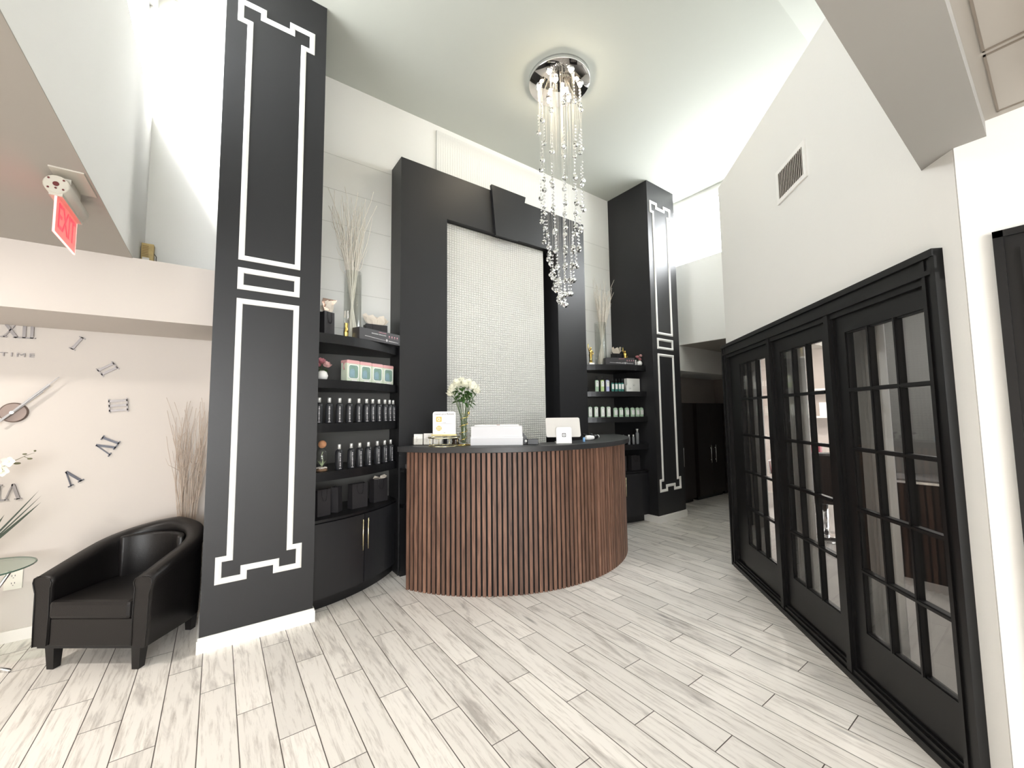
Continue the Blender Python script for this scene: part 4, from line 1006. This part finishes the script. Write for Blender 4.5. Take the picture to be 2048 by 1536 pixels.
q = MB(); q.add([(x, -0.0435, z) for x, z in o1]+[(x, -0.0435, z) for x, z in i1]+[(x, -0.0402, z) for x, z in o1], [(i, (i+1) % n, n+(i+1) % n, n+i) for i in range(n)]+[(i, 2*n+i, 2*n+(i+1) % n, (i+1) % n) for i in range(n)])
q.build('window_rim', WHITE, po, fix=False)
MB().prism(i1, 0.0402, 0.0420, UPRIGHT).build('window', WIN, po)
MB().box(-0.028, 0.004, -0.0428, -0.0421, 0.05, 0.112).box(-0.036, 0.012, -0.0426, -0.0421, 0.042, 0.10).build('contents_print', BLUEB, po)
q = MB(); q.box(-0.02, 0.035, -0.0425, -0.0401, 0.008, 0.020).build('name_tag', WHITE, po)
MB().tube([(-0.066, -0.01, 0.16), (-0.078, -0.015, 0.15), (-0.080, -0.015, 0.12), (-0.070, -0.01, 0.105)], 0.006, 6).build('side_strap', POUP, po)
for k, (x, y, r_) in enumerate(((1.03, 3.672, 0.42), (1.155, 3.744, 0.42), (1.28, 3.816, 0.42))):
    dup(po, (x, y, pz), r_, 'mint and white cosmetic pouch, %s of the four' % ['second from the left', 'second from the right', 'rightmost'][k])

# right shelf goods
WL = mat('white_label', (0.78, 0.80, 0.76), 0.45)
def rect_bottle(name, label, loc, s_, w_, d_, h_, neck_h, body_m, cap_m, lab_m, group, rotz=-0.35, frac=(0.1, 0.95)):
    t_ = thing(name, label, 'bottle', loc, rotz, group)
    MB().prism(rr2(-w_/2, w_/2, -d_/2, d_/2, min(w_, d_)*0.3, 3), 0, h_).prism(rr2(-w_*.3, w_*.3, -d_*.3, d_*.3, d_*0.12, 3), h_, h_+0.006).build('bottle_body', body_m, t_, bevel=0.002)
    MB().lathe([(w_*0.24, h_+0.006), (w_*0.24, h_+neck_h*0.6), (w_*0.19, h_+neck_h)], 12).build('cap', cap_m, t_)
    if lab_m:
        lb = MB().box(-w_*0.42, w_*0.42, -d_/2-0.0012, -d_/2-0.0002, h_*frac[0], h_*frac[1]).build('label_panel', lab_m, t_)
        q = MB(); q.box(-w_*.12, w_*.12, -d_/2-.002, -d_/2-.0013, h_*(frac[1]-.14), h_*(frac[1]-.05))
        for j in range(3): q.box(-w_*(.28-.05*j), w_*(.28-.05*j), -d_/2-.002, -d_/2-.0013, h_*(frac[0]+.12+.1*j), h_*(frac[0]+.135+.1*j))
        q.build('label_print', mat('grey_ink', (0.3, 0.32, 0.32), 0.6), lb)
    return t_
MINT = mat('pale_green_bottle', (0.38, 0.52, 0.38), 0.35); LIME = mat('lime_green_bottle', (0.42, 0.55, 0.25), 0.3); LAV = mat('lavender_bottle', (0.40, 0.42, 0.62), 0.3); TEAL = mat('teal_bottle', (0.05, 0.20, 0.17), 0.25)
W1 = [(4.013, 3.759), (4.083, 3.715), (4.158, 3.67), (4.231, 3.63)]
ob = None; lo = ords(4)
for k, p in enumerate(W1):
    lab = 'white labelled bottle, %s of four on the third right shelf' % lo[k]
    if ob is None: ob = rect_bottle('conditioner_bottle', lab, (*p, 1.4155), 1, 0.052, 0.034, 0.135, 0.026, MINT, SATIN, WL, 'white labelled bottles on the third right shelf', -0.5)
    else: dup(ob, (*p, 1.4155), -0.5, lab)
W2 = [(4.322, 3.59), (4.399, 3.56), (4.488, 3.532), (4.575, 3.508), (4.660, 3.492), (4.735, 3.483)]
ob = None; lo = ords(6)
for k, p in enumerate(W2):
    lab = 'pale green bottle, %s of six on the third right shelf' % lo[k]
    if ob is None: ob = rect_bottle('treatment_bottle', lab, (*p, 1.4155), 1, 0.054, 0.036, 0.118, 0.024, MINT, SATIN, WL, 'pale green bottles on the third right shelf', -0.35, (0.25, 0.8))
    else: dup(ob, (*p, 1.4155), -0.35+0.03*k, lab)
for k, (p, m_, cn) in enumerate((((4.105, 3.71), MINT, 'pale green'), ((4.167, 3.67), LIME, 'lime green'), ((4.232, 3.635), LAV, 'lavender'))):
    rect_bottle('serum_bottle', '%s bottle with long black cap on the second right shelf' % cn, (*p, 1.7575), 1, 0.046, 0.034, 0.150, 0.055, m_, SATIN, WL, None, -0.45, (0.45, 0.93))
ob = None; lo = ords(4)
for k, p in enumerate(((4.298, 3.605), (4.345, 3.583), (4.391, 3.565), (4.432, 3.55))):
    lab = 'small teal bottle, %s of four on the second right shelf' % lo[k]
    if ob is None: ob = rect_bottle('oil_bottle', lab, (*p, 1.7575), 1, 0.036, 0.028, 0.112, 0.062, TEAL, SATIN, WL, 'small teal bottles on the second right shelf', -0.4, (0.3, 0.9))
    else: dup(ob, (*p, 1.7575), -0.4, lab)
def carton(label, loc, w_, h_, d_, rotz, rr_):
    t_ = thing('gift_carton', label, 'box', loc, rotz)
    MB().box(-w_/2, w_/2, -d_/2, d_/2, 0, h_).build('carton', mat('white_card', (0.72, 0.72, 0.68), 0.5), t_, bevel=0.0015)
    q = MB(); q.tube([(rr_*math.cos(2*PI*i/24), -d_/2-0.0008, h_*0.5+rr_*math.sin(2*PI*i/24)) for i in range(25)], 0.0009, 4)
    q.box(-rr_*0.5, rr_*1.3, -d_/2-.0015, -d_/2-.0004, h_*.5-.0015, h_*.5+.0015); q.ball((0, -d_/2-.0005, h_*.5), rr_*0.35, 8, 6, sc=(1, .15, 1))
    q.build('emblem', mat('grey_ink', (0.3, 0.32, 0.32), 0.6), t_)
carton('large white box with a round emblem on the second right shelf', (4.655, 3.56, 1.7575), 0.235, 0.185, 0.06, -0.14, 0.022)
carton('small white box with a round emblem before the larger one', (4.545, 3.525, 1.7575), 0.105, 0.088, 0.03, -0.22, 0.018)
tag(MB().lathe([(0.02, 0), (0.022, 0.05), (0.016, 0.065)], 12).build('black_jar', SATIN, loc=(4.0, 3.79, 1.7575)), 'small black jar at the left end of the second right shelf', 'jar')
SPR = mat('clear_spray_bottle', (0.28, 0.29, 0.30), 0.2, trans=0.4)
ob = None; lo = ords(7)
for k, p in enumerate(((4.253, 3.62), (4.305, 3.595), (4.366, 3.57), (4.423, 3.55), (4.506, 3.525), (4.579, 3.508))):
    lab = 'slim clear travel bottle, %s of seven on the lowest right shelf' % lo[k]
    if ob is None: ob = bottle('travel_bottle', [(0.015, 0), (0.017, 0.003), (0.017, 0.095), (0.009, 0.104)], [(0.010, 0.103), (0.010, 0.128), (0.009, 0.13)], CAPS, SPR, lab, 'bottle', (*p, 1.0435), 'travel bottles on the lowest right shelf', n=14)
    else: dup(ob, (*p, 1.0435), 0, lab)
bottle('spray_bottle', [(0.02, 0), (0.022, 0.004), (0.022, 0.145), (0.012, 0.165)], [(0.012, 0.163), (0.012, 0.185), (0.016, 0.19), (0.016, 0.205)], CAPS, SPR, 'taller clear spray bottle at the right end of the lowest right shelf', 'bottle', (4.653, 3.50, 1.0435), None, n=14)

# ================================================================== LEFT: ARMCHAIR, CLOCK, TABLE
# tub chair: local x = width, -y = front
chr_ = thing('armchair', 'black leather tub armchair between the clock wall and the left column', 'armchair', (-0.395, 3.685, 0), 0)
yaw = math.atan2(-0.60, 0.80)
chr_.rotation_euler = (0, 0, yaw)
R0 = 0.335; FY = -0.285
path = []; ns = 40
for i in range(11): path.append((R0, FY+(0-FY)*i/10.0, (1, 0)))
for i in range(1, 24): a = PI*i/24; path.append((R0*math.cos(a), R0*math.sin(a)*0.95, (math.cos(a), math.sin(a))))
for i in range(11): path.append((-R0, 0+(FY-0)*i/10.0, (-1, 0)))
Lt = 0; cum = [0]
for i in range(1, len(path)): Lt += math.hypot(path[i][0]-path[i-1][0], path[i][1]-path[i-1][1]); cum.append(Lt)
vs = []; K = None
for i, (x, y, (nx, ny)) in enumerate(path):
    u = cum[i]/Lt; e_ = abs(2*u-1)               # 1 at the fronts, 0 at back centre
    h_ = 0.535+(0.735-0.535)*(1-e_**1.35)**1.0
    flare = 0.015
    pr = [(0.0, 0.14), (0.004, 0.30), (0.006, h_-0.09), (0.016, h_-0.055), (0.022, h_-0.03), (0.016, h_-0.006), (-0.004, h_+0.006), (-0.045, h_+0.004), (-0.078, h_-0.006), (-0.088, h_-0.03), (-0.080, h_-0.06), (-0.084, 0.32), (-0.082, 0.15)]
    K = len(pr)
    for (o_, z) in pr: vs.append((x+nx*o_, y+ny*o_, z))
n = len(path)
fs = [(i*K+j, (i+1)*K+j, (i+1)*K+(j+1) % K, i*K+(j+1) % K) for i in range(n-1) for j in range(K)]
q = MB(); q.add(vs, fs, smooth=True); q.add(vs[:K], [tuple(range(K))]); q.add(vs[-K:], [tuple(range(K-1, -1, -1))])
q.build('tub_back', LEATHER, chr_)
# piping seam along the front edges of arms
for sx in (1, -1):
    x = sx*R0; pp = [(x+sx*o_, FY-0.002, z) for (o_, z) in pr]
    h_ = 0.535; pr2 = [(0.0, 0.14), (0.004, 0.30), (0.006, h_-0.09), (0.016, h_-0.055), (0.022, h_-0.03), (0.016, h_-0.006), (-0.004, h_+0.006), (-0.045, h_+0.004), (-0.078, h_-0.006), (-0.088, h_-0.03), (-0.080, h_-0.06), (-0.084, 0.32), (-0.082, 0.15)]
    MB().tube([(x+sx*o_, FY-0.001, z) for (o_, z) in pr2], 0.0035, 6).build('piping', LEATHER, chr_)
inn = R0-0.090
seat = [(inn, FY-0.012)]+[(inn, FY+0.2)]+[(inn*math.cos(PI*i/14), 0.0+inn*0.9*math.sin(PI*i/14)) for i in range(0, 15)]+[(-inn, FY-0.012)]
MB().prism(seat, 0.30, 0.405).build('seat_cushion', LEATHER, chr_, bevel=0.022)
bk = []
for i in range(-6, 7):
    a = PI/2+i*PI/2/8; bk.append(((inn-0.004)*math.cos(a), (inn*0.95-0.004)*math.sin(a)))
bi = [(x*0.84, y*0.84) for x, y in reversed(bk)]
MB().prism(bk+bi, 0.39, 0.665, smooth=True).build('back_cushion', LEATHER, chr_, bevel=0.012)
MB().box(-inn+0.003, inn-0.003, FY+0.004, FY+0.05, 0.145, 0.30).build('front_panel', LEATHER, chr_, bevel=0.006)
MB().prism([(R0*0.95*math.cos(PI*i/16), R0*0.9*math.sin(PI*i/16)) for i in range(17)]+[(-R0*.95, FY+.01), (R0*.95, FY+.01)], 0.13, 0.15).build('under_frame', SATIN, chr_)
for (x, y, sx, sy) in ((-0.255, -0.235, -1, -1), (0.255, -0.235, 1, -1), (-0.21, 0.20, -1, 1), (0.21, 0.20, 1, 1)):
    MB().prism([(x-0.02, y-0.02), (x+0.02, y-0.02), (x+0.02, y+0.02), (x-0.02, y+0.02)], 0, 0.131,
               pts2=[(x-0.027+0.004*sx, y-0.027), (x+0.027+0.004*sx, y-0.027), (x+0.027+0.004*sx, y+0.027), (x-0.027+.004*sx, y+0.027)]).build('leg', mat('dark_wood_leg', (0.008, 0.007, 0.007), 0.35), chr_)

# wall clock with loose numerals (plane Y=4.24)
ck = thing('wall_clock', 'large frameless clock of silver roman numerals and hands on the left wall', 'clock', (-1.128, 4.239, 1.52))
def numeral(txt, x, z, ang, hgt=0.10, m=None):
    q = MB(); t_ = hgt*0.15; s_ = hgt*0.36; W_ = {'I': 0.34, 'V': 0.86, 'X': 0.86}; x0 = 0
    tot = sum(W_[c] for c in txt)*hgt; x0 = -tot/2
    M_ = T(x+1.128, 0, z-1.52) @ RY(ang)
    d0, d1 = -0.010, -0.004
    def bar(p, r_, wd):
        p = Vector((p[0], 0, p[1])); r_ = Vector((r_[0], 0, r_[1])); dd = (r_-p).normalized(); sd2 = Vector((dd.z, 0, -dd.x))*wd/2
        vv = [p-sd2, p+sd2, r_+sd2, r_-sd2]
        q.add([(v_.x, d0, v_.z) for v_ in vv]+[(v_.x, d1, v_.z) for v_ in vv], [(0, 1, 2, 3), (7, 6, 5, 4), (0, 4, 5, 1), (1, 5, 6, 2), (2, 6, 7, 3), (3, 7, 4, 0)], M_)
    for c in txt:
        w_ = W_[c]*hgt; cx = x0+w_/2; a, b_ = -hgt/2, hgt/2
        if c == 'I':
            bar((cx, a), (cx, b_), t_); bar((cx-w_/2, a+.003), (cx+w_/2, a+.003), 0.008); bar((cx-w_/2, b_-.003), (cx+w_/2, b_-.003), 0.008)
        elif c == 'V':
            bar((cx-w_*.33, b_), (cx, a), t_); bar((cx+w_*.33, b_), (cx, a), t_*.45); bar((cx-w_*.5, b_-.003), (cx-w_*.12, b_-.003), .008); bar((cx+w_*.16, b_-.003), (cx+w_*.5, b_-.003), .008)
        else:
            bar((cx-w_*.32, b_), (cx+w_*.32, a), t_); bar((cx+w_*.32, b_), (cx-w_*.32, a), t_*.45)
            for zz in (a+.003, b_-.003): bar((cx-w_*.5, zz), (cx-w_*.14, zz), .008); bar((cx+w_*.14, zz), (cx+w_*.5, zz), .008)
        x0 += w_
    q.build('numeral', m or SILVER, ck, fix=False)
DKS = mat('dark_mirror', (0.035, 0.035, 0.045), 0.35, 0.3)
cxk, czk = -1.128, 1.52
for txt, x, z, m_ in (('XII', -1.137, 2.087, None), ('I', -0.852, 2.023, None), ('II', -0.684, 1.844, None), ('III', -0.614, 1.57, None), ('IV', -0.666, 1.268, DKS), ('V', -0.836, 1.053, DKS), ('VI', -1.125, 0.985, None),
                      ('VII', -1.42, 1.06, None), ('VIII', -1.60, 1.24, None), ('IX', -1.66, 1.52, None), ('X', -1.59, 1.80, None), ('XI', -1.40, 2.0, None)):
    numeral(txt, x, z, math.atan2(x-cxk, z-czk), 0.105, m_)
MB().lathe([(0.067, 0), (0.067, -0.012), (0.060, -0.018), (0.001, -0.019)], 36, smooth=False, M= RX(PI/2) @ Matrix.Rotation(PI, 4, 'X') @ T(0, 0, 0)).build('hub', mat('brushed_hub', (0.20, 0.155, 0.135), 0.5, 0.7), ck)
def hand(ang, l0, l1, wd, y):
    q = MB(); M_ = T(0, y, 0) @ RY(ang)
    q.box(-wd/2, wd/2, -0.003, 0.003, -l0, l1*0.78, M_); q.box(-wd*.2, wd*.2, -0.002, 0.002, l1*0.78, l1, M_)
    q.build('hand', mat('dull_steel', (0.27, 0.26, 0.255), 0.5, 0.8), ck)
hand(0.69, 0.10, 0.325, 0.011, -0.045); hand(0.72, 0.07, 0.25, 0.015, -0.036)
MB().lathe([(0.010, -0.012), (0.010, 0.05)], 12, RX(PI/2)).build('spindle', CHROME, ck)
q = MB(); text_mesh('TIME', 0.052, 0.006, T(-0.005, -0.006, 1.915-1.52) @ UPRIGHT @ Matrix.Diagonal((1.15, 0.75, 1, 1)), q, spacing=1.35)
q.build('time_lettering', SILVER, ck)

# outlet
ol = thing('wall_outlet', 'white double power outlet low on the clock wall', 'outlet', (-1.073, 4.2395, 0.40))
MB().box(-0.042, 0.042, -0.006, 0, -0.062, 0.062).build('cover_plate', mat('warm_plate', (0.72, 0.70, 0.62), 0.4), ol, bevel=0.002)
q = MB()
for zz in (-0.024, 0.024):
    for xx in (-0.007, 0.007): q.box(xx-.0015, xx+.0015, -0.0066, -0.0061, zz-.005+.004, zz+.005+.004)
    q.box(-.0025, .0025, -0.0066, -0.0061, zz-.012, zz-.008)
q.build('slots', INK, ol)

# glass side table
gt = thing('glass_side_table', 'round glass side table cut off by the left edge', 'side table', (-1.13, 3.86, 0))
MB().lathe([(0.235, 0.575), (0.238, 0.579), (0.238, 0.583), (0.235, 0.587)], 48).build('glass_top', glass_pane('green_glass', (0.84, 0.92, 0.87)), gt)
q = MB(); q.tube([(0.237*math.cos(2*PI*i/48), 0.237*math.sin(2*PI*i/48), 0.581) for i in range(49)], 0.0045, 6); q.build('glass_edge', mat('dark_green_edge', (0.10, 0.16, 0.13), 0.2), gt)
for k, a in enumerate((-0.55, 1.55, 3.6)):
    ca, sa = math.cos(a), math.sin(a)
    MB().tube([(0.19*ca, 0.19*sa, 0.572), (0.12*ca, 0.12*sa, 0.46), (0.03*ca, 0.03*sa, 0.33), (0.0, 0.0, 0.22), (0.05*ca, 0.05*sa, 0.10), (0.15*ca, 0.15*sa, 0.03), (0.235*ca, 0.235*sa, 0.009)], 0.009, 8).build('leg', CHROME, gt)
ov = tag(MB().lathe([(0.045, 0), (0.06, 0.03), (0.05, 0.10), (0.03, 0.16), (0.04, 0.19), (0.036, 0.19), (0.026, 0.16), (0.046, 0.10), (0.05, 0.03), (0.001, 0.02)], 24).build('bud_vase', GLASS, loc=(-1.17, 3.86, 0.588)), 'clear vase on the glass table, mostly outside the left edge', 'vase')
orc = thing('orchid_arrangement', 'white orchids and long dark green blades rising from the glass table', 'flowers', (-1.17, 3.86, 0.60))
DG = mat('dark_blade_green', (0.035, 0.05, 0.035), 0.4)
q = MB()
for (tx, tz, ty, wd) in ((0.27, 0.42, 0.06, 0.005), (0.30, 0.36, 0.0, 0.008), (0.285, 0.39, 0.05, 0.004), (0.16, 0.31, -0.03, 0.010), (0.12, 0.38, 0.0, 0.008), (-0.1, 0.4, 0, 0.012), (-0.2, 0.35, 0, 0.012)):
    leaf(q, (0, 0, 0.02), (tx, ty, tz), wd, Vector((0, 1, 0)), 0.2)
q.build('blades', DG, orc)
rnd = random.Random(8)
ost = [(0, 0, 0.05), (0.0, 0.0, 0.35), (0.05, 0.0, 0.52), (0.13, 0.01, 0.60), (0.20, 0.02, 0.645), (0.235, 0.02, 0.66)]
q = MB().tube(ost, [0.003, 0.003, 0.0025, 0.002, 0.0015, 0.001], 6); q.tube([(0.19, 0.02, 0.64), (0.215, 0.02, 0.625)], 0.0015, 5)
q.ball((0.217, 0.02, 0.624), 0.008, 8, 6, sc=(1.5, 1, .7)); q.ball((0.236, 0.02, 0.672), 0.006, 8, 6); q.ball((0.168, 0.01, 0.60), 0.010, 8, 6, sc=(1.6, 1, .7)); q.ball((0.195, 0.015, 0.655), 0.007, 8, 6, sc=(1.5, 1, .7))
q.build('stem', mat('olive_stem', (0.12, 0.12, 0.06), 0.5), orc)
for (x, z, s_) in ((0.03, 0.50, 1), (0.085, 0.575, 1), (0.12, 0.56, .8), (0.14, 0.615, .8), (0.045, 0.56, 1), (0.02, 0.40, 1), (0.07, 0.33, 1), (0.03, 0.26, 1), (-0.02, 0.45, 1)):
    q = MB()
    for k in range(5):
        a = k*2*PI/5+x*9; leaf(q, (x, -0.01, z), (x+0.045*s_*math.cos(a), -0.03, z+0.045*s_*math.sin(a)), 0.018*s_, Vector((0, 1, 0)), 0.1)
    q.ball((x, -0.025, z), 0.007, 8, 6); q.build('orchid_bloom', PETAL, orc)

# box and twig on the ledge
lb = thing('antique_box', 'weathered yellow wooden box with a white patch on the ledge above the clock wall', 'box', (-0.452, 3.85, 2.526))
MB().box(-0.034, 0.034, -0.03, 0.03, 0, 0.20).build('body', mat('aged_yellow_wood', (0.48, 0.36, 0.16), 0.6, noise=(25, 0.45)), lb, bevel=0.002)
MB().box(-0.026, 0.012, -0.032, -0.0301, 0.02, 0.095).build('label_patch', PAPER, lb)
q = MB()
for k in range(7): q.box(-0.028, 0.006, -0.032, -0.0301, 0.105+k*0.012, 0.109+k*0.012)
q.build('grille', mat('brown_grille', (0.28, 0.18, 0.07), 0.7), lb)
tw = MB().tube([(0, 0, 0), (-0.004, 0, 0.04), (-0.03, 0, 0.09), (-0.03, 0, 0.12), (-0.05, 0, 0.15)], [0.006, 0.004, 0.003, 0.003, 0.002], 6).tube([(-0.004, 0, 0.04), (0.025, 0, 0.052), (0.035, 0, 0.055)], 0.0025, 6).tube([(-0.004, 0, .04), (-0.045, 0, 0.085), (-0.05, 0, 0.14)], 0.003, 6)
tag(tw.build('twig', mat('dark_twig', (0.09, 0.08, 0.06), 0.8), loc=(-0.375, 3.85, 2.526)), 'small dark forked twig leaning on the yellow box', 'twig')

# exit sign hanging from the low ceiling
es = thing('exit_sign', 'ceiling-hung exit sign with a glowing red edge-lit panel', 'exit sign', (-0.585, 2.60, 2.52), 0)
CREAM = mat('cream_plastic', (0.46, 0.43, 0.37), 0.45)
MB().box(-0.02, 0.085, -0.19, 0.04, -0.006, 0).build('canopy', CREAM, es)
Mx = T(0, 0, -0.062) @ RX(PI/2)
MB().lathe([(0.036, -0.16), (0.040, -0.155), (0.040, 0.155), (0.036, 0.16)], 20, Mx).box(-0.02, 0.02, -0.155, 0.155, -0.11, -0.062).box(-0.03, 0.03, -.1, .05, -.04, -.004).build('housing', CREAM, es)
q = MB(); q.lathe([(0.010, 0.001), (0.010, 0)], 12, T(0, -0.161, -0.062) @ RX(PI/2)); 
for (dx, dz) in ((-.022, .02), (.022, .02), (-.022, -.02), (.022, -.02), (0, -.018)): q.lathe([(0.004, 0.001), (0.004, 0)], 8, T(dx, -0.1612, -0.062+dz) @ RX(PI/2))
q.build('test_button', mat('dark_red', (0.10, 0.015, 0.015), 0.4), es)
RED = mat('red_lit_acrylic', (0.6, 0.05, 0.04), 0.3, emit=(1.0, 0.10, 0.09), estr=0.55)
MB().box(-0.003, 0.003, -0.15, 0.15, -0.262, -0.105).build('lit_panel', RED, es)
REDL = mat('red_lit_letters', (0.5, 0.0, 0.02), 0.3, emit=(1.0, 0.015, 0.03), estr=0.9)
q = MB()
for sx in (1, -1):
    text_mesh('EXIT', 0.155, 0.001, T(0.0042*sx, 0, -0.183) @ RZ(PI/2*sx) @ UPRIGHT @ Matrix.Diagonal((0.78, 1, 1, 1)), q)
q.build('lettering', REDL, es)
q = MB()
for (y0, y1, z0, z1) in ((-.152, .152, -.264, -.260), (-.152, -.149, -.264, -.105), (.149, .152, -.264, -.105)): q.box(-0.0035, 0.0035, y0, y1, z0, z1)
q.build('bright_edge', mat('red_bright_edge', (1, .3, .3), 0.3, emit=(1.0, 0.30, 0.25), estr=0.9), es)

# rings of the unseen low-ceiling lamps, all but the first added for light
for k, (x, y, z, e) in enumerate(DOWN):
    zc = z+0.005
    dn = thing('unseen_downlight', 'unseen recessed round lamp placed in the low ceiling for light', 'ceiling lamp', (x, y, zc), 0, 'recessed lamps in the low ceilings')
    MB().lathe([(0.115, 0), (0.115, -0.005), (0.095, -0.006), (0.095, 0)], 24).build('ring', WHITE, dn)

# ================================================================== SALON BEHIND THE DOORS
CURT = mat('white_drape', (0.9, 0.9, 0.9), 0.8)
for k, (s0, s1, lab) in enumerate(((2.50, 2.74, 'nearest'), (3.29, 3.62, 'middle'), (4.02, 4.40, 'farthest'))):
    pts = []; n = 48
    for i in range(n+1): t_ = i/n; pts.append((s0+(s1-s0)*t_, -0.20+0.018*math.sin(t_*2*PI*6)+0.012*math.sin(t_*17)))
    bk_ = [(x, y-0.006) for x, y in reversed(pts)]
    q = MB().prism(pts+bk_, 0.02, 2.35)
    o = dobj(q, 'drape', CURT); tag(o, 'white pleated drape hanging behind the %s french door' % lab, 'curtain', 'white drapes behind the french doors')
    for p in o.data.polygons: p.use_smooth = True
# black scarf-like hanging strip
q = MB().prism([(x, y) for x, y in [(4.30+0.1*i/6, 0.0+0.012*math.sin(i*2)) for i in range(7)]]+[(4.40-0.1*i/6, -0.02) for i in range(7)], 0, 0)
# wall art ring, sign, station on the grey wall X=5.45
tag(MB().tube([(0, 0.2*math.cos(2*PI*i/28), 0.2*math.sin(2*PI*i/28)) for i in range(29)], 0.016, 8).tube([(0, 0.55, -0.02), (0, -0.25, 0.02)], 0.014, 8).build('wall_ornament', mat('pale_metal', (0.5, 0.5, 0.48), 0.5), loc=(5.43, -0.03, 2.22)), 'pale ring-shaped wall ornament in the salon room', 'wall ornament')
sg = thing('salon_sign', 'grey framed sign with pale pictograms on the salon wall', 'sign', (5.449, 0.33, 1.25), -PI/2)
MB().box(-0.09, 0.09, -0.012, 0, 0, 0.55).build('board', mat('sign_dark', (0.10, 0.10, 0.10), 0.5), sg)
q = MB()
for (a, c_, e_, f_) in ((-.09, .09, .54, .55), (-.09, .09, 0, .01), (-.09, -.085, 0, .55), (.085, .09, 0, .55), (-.05, .05, .4, .47), (-.025, .025, .47, .50), (-.07, .07, .30, .33), (-.06, .0, .2, .24), (.02, .06, .2, .24), (-.03, .03, .06, .12)): q.box(a, c_, -.016, -.0121, e_, f_)
q.build('pictogram', mat('pale_ink', (0.55, 0.55, 0.53), 0.6), sg)
sc = thing('styling_station', 'dark styling cabinet with a chrome edged top behind the glass', 'cabinet', (5.18, 0.35, 0))
MB().box(-0.24, 0.24, -0.95, 0.65, 0, 0.82).build('body', SATIN, sc); MB().box(-0.26, 0.24, -0.97, 0.67, 0.82, 0.86).build('top', mat('grey_top', (0.12, 0.12, 0.12), 0.25), sc)
MB().box(-0.265, -0.26, -0.97, 0.67, 0.825, 0.845).build('edge_strip', CHROME, sc)
for (x, y, h_, r_, lab) in ((5.1, 0.15, 0.26, 0.04, 'pale bottle on the styling cabinet, nearer the sign'), (5.1, -0.02, 0.32, 0.045, 'taller pale bottle on the styling cabinet')):
    tag(MB().lathe([(r_, 0), (r_, h_*0.7), (r_*0.4, h_*0.85), (r_*0.4, h_)], 14).build('product_bottle', mat('pale_bottle', (0.55, 0.55, 0.53), 0.4), loc=(x, y, 0.861)), lab, 'bottle')
# salon chair
def salon_chair(x, y, rz, label, m_):
    s_ = thing('salon_chair', label, 'salon chair', (x, y, 0), rz)
    MB().lathe([(0.27, 0), (0.27, 0.02), (0.05, 0.045)], 28).build('base', CHROME, s_); MB().lathe([(0.035, 0.04), (0.035, 0.42)], 14).build('pedestal', CHROME, s_)
    MB().box(-0.26, 0.26, -0.25, 0.25, 0.42, 0.54).build('seat', m_, s_, bevel=0.03); MB().box(-0.25, 0.25, 0.20, 0.29, 0.50, 1.0).build('backrest', m_, s_, bevel=0.035)
    for sx in (-1, 1): MB().tube([(0.28*sx, 0.22, 0.55), (0.30*sx, 0.2, 0.70), (0.30*sx, 0.0, 0.74), (0.30*sx, -0.2, 0.70), (0.28*sx, -0.22, 0.50)], 0.018, 8).build('armrest', CHROME, s_)
salon_chair(4.55, -0.05, 2.2, 'black salon chair on a chrome base behind the nearest glass door', LEATHER)
salon_chair(5.75, 1.75, 2.0, 'black salon chair farther back, seen through the middle glass door', LEATHER)
salon_chair(7.0, 2.45, 2.2, 'dark red salon chair seen through the farthest glass door', mat('dark_red_vinyl', (0.16, 0.02, 0.03), 0.4))
ts = tag(MB().box(-0.13, 0.13, -0.22, 0.22, 0, 0.62).build('reflection_block', mat('brown_reflection', (0.14, 0.06, 0.04), 0.5), loc=(4.72, -0.62, 0), bevel=0.01), 'added reddish brown block standing in for the desk reflection in the nearest glass door', 'reflection block')  # brown block added in place of the desk's reflection in the glass
ws = thing('wall_shelf_unit', 'row of pale cubbies on the far salon wall', 'shelf', (8.19, 2.2, 1.35), 0)
MB().box(-0.25, 0, -1.0, 0.9, 0, 0.03).build('board', mat('salon_beige2', (0.6, 0.58, 0.56), 0.8), ws); MB().box(-0.25, 0, -1.0, 0.9, 0.45, 0.48).build('board', mat('salon_beige2'), ws)
for k, yy in enumerate((1.6, 1.9, 2.3, 2.7)):
    tag(MB().box(-0.1, 0.1, -0.1, 0.1, 0, 0.22+0.05*(k % 2)).build('storage_box', PAPER, loc=(8.05, yy, 1.381)), 'white storage box on the far salon shelf, %s' % ['nearest', 'second', 'third', 'farthest'][k]+' along it', 'box', 'white boxes on the salon shelf')
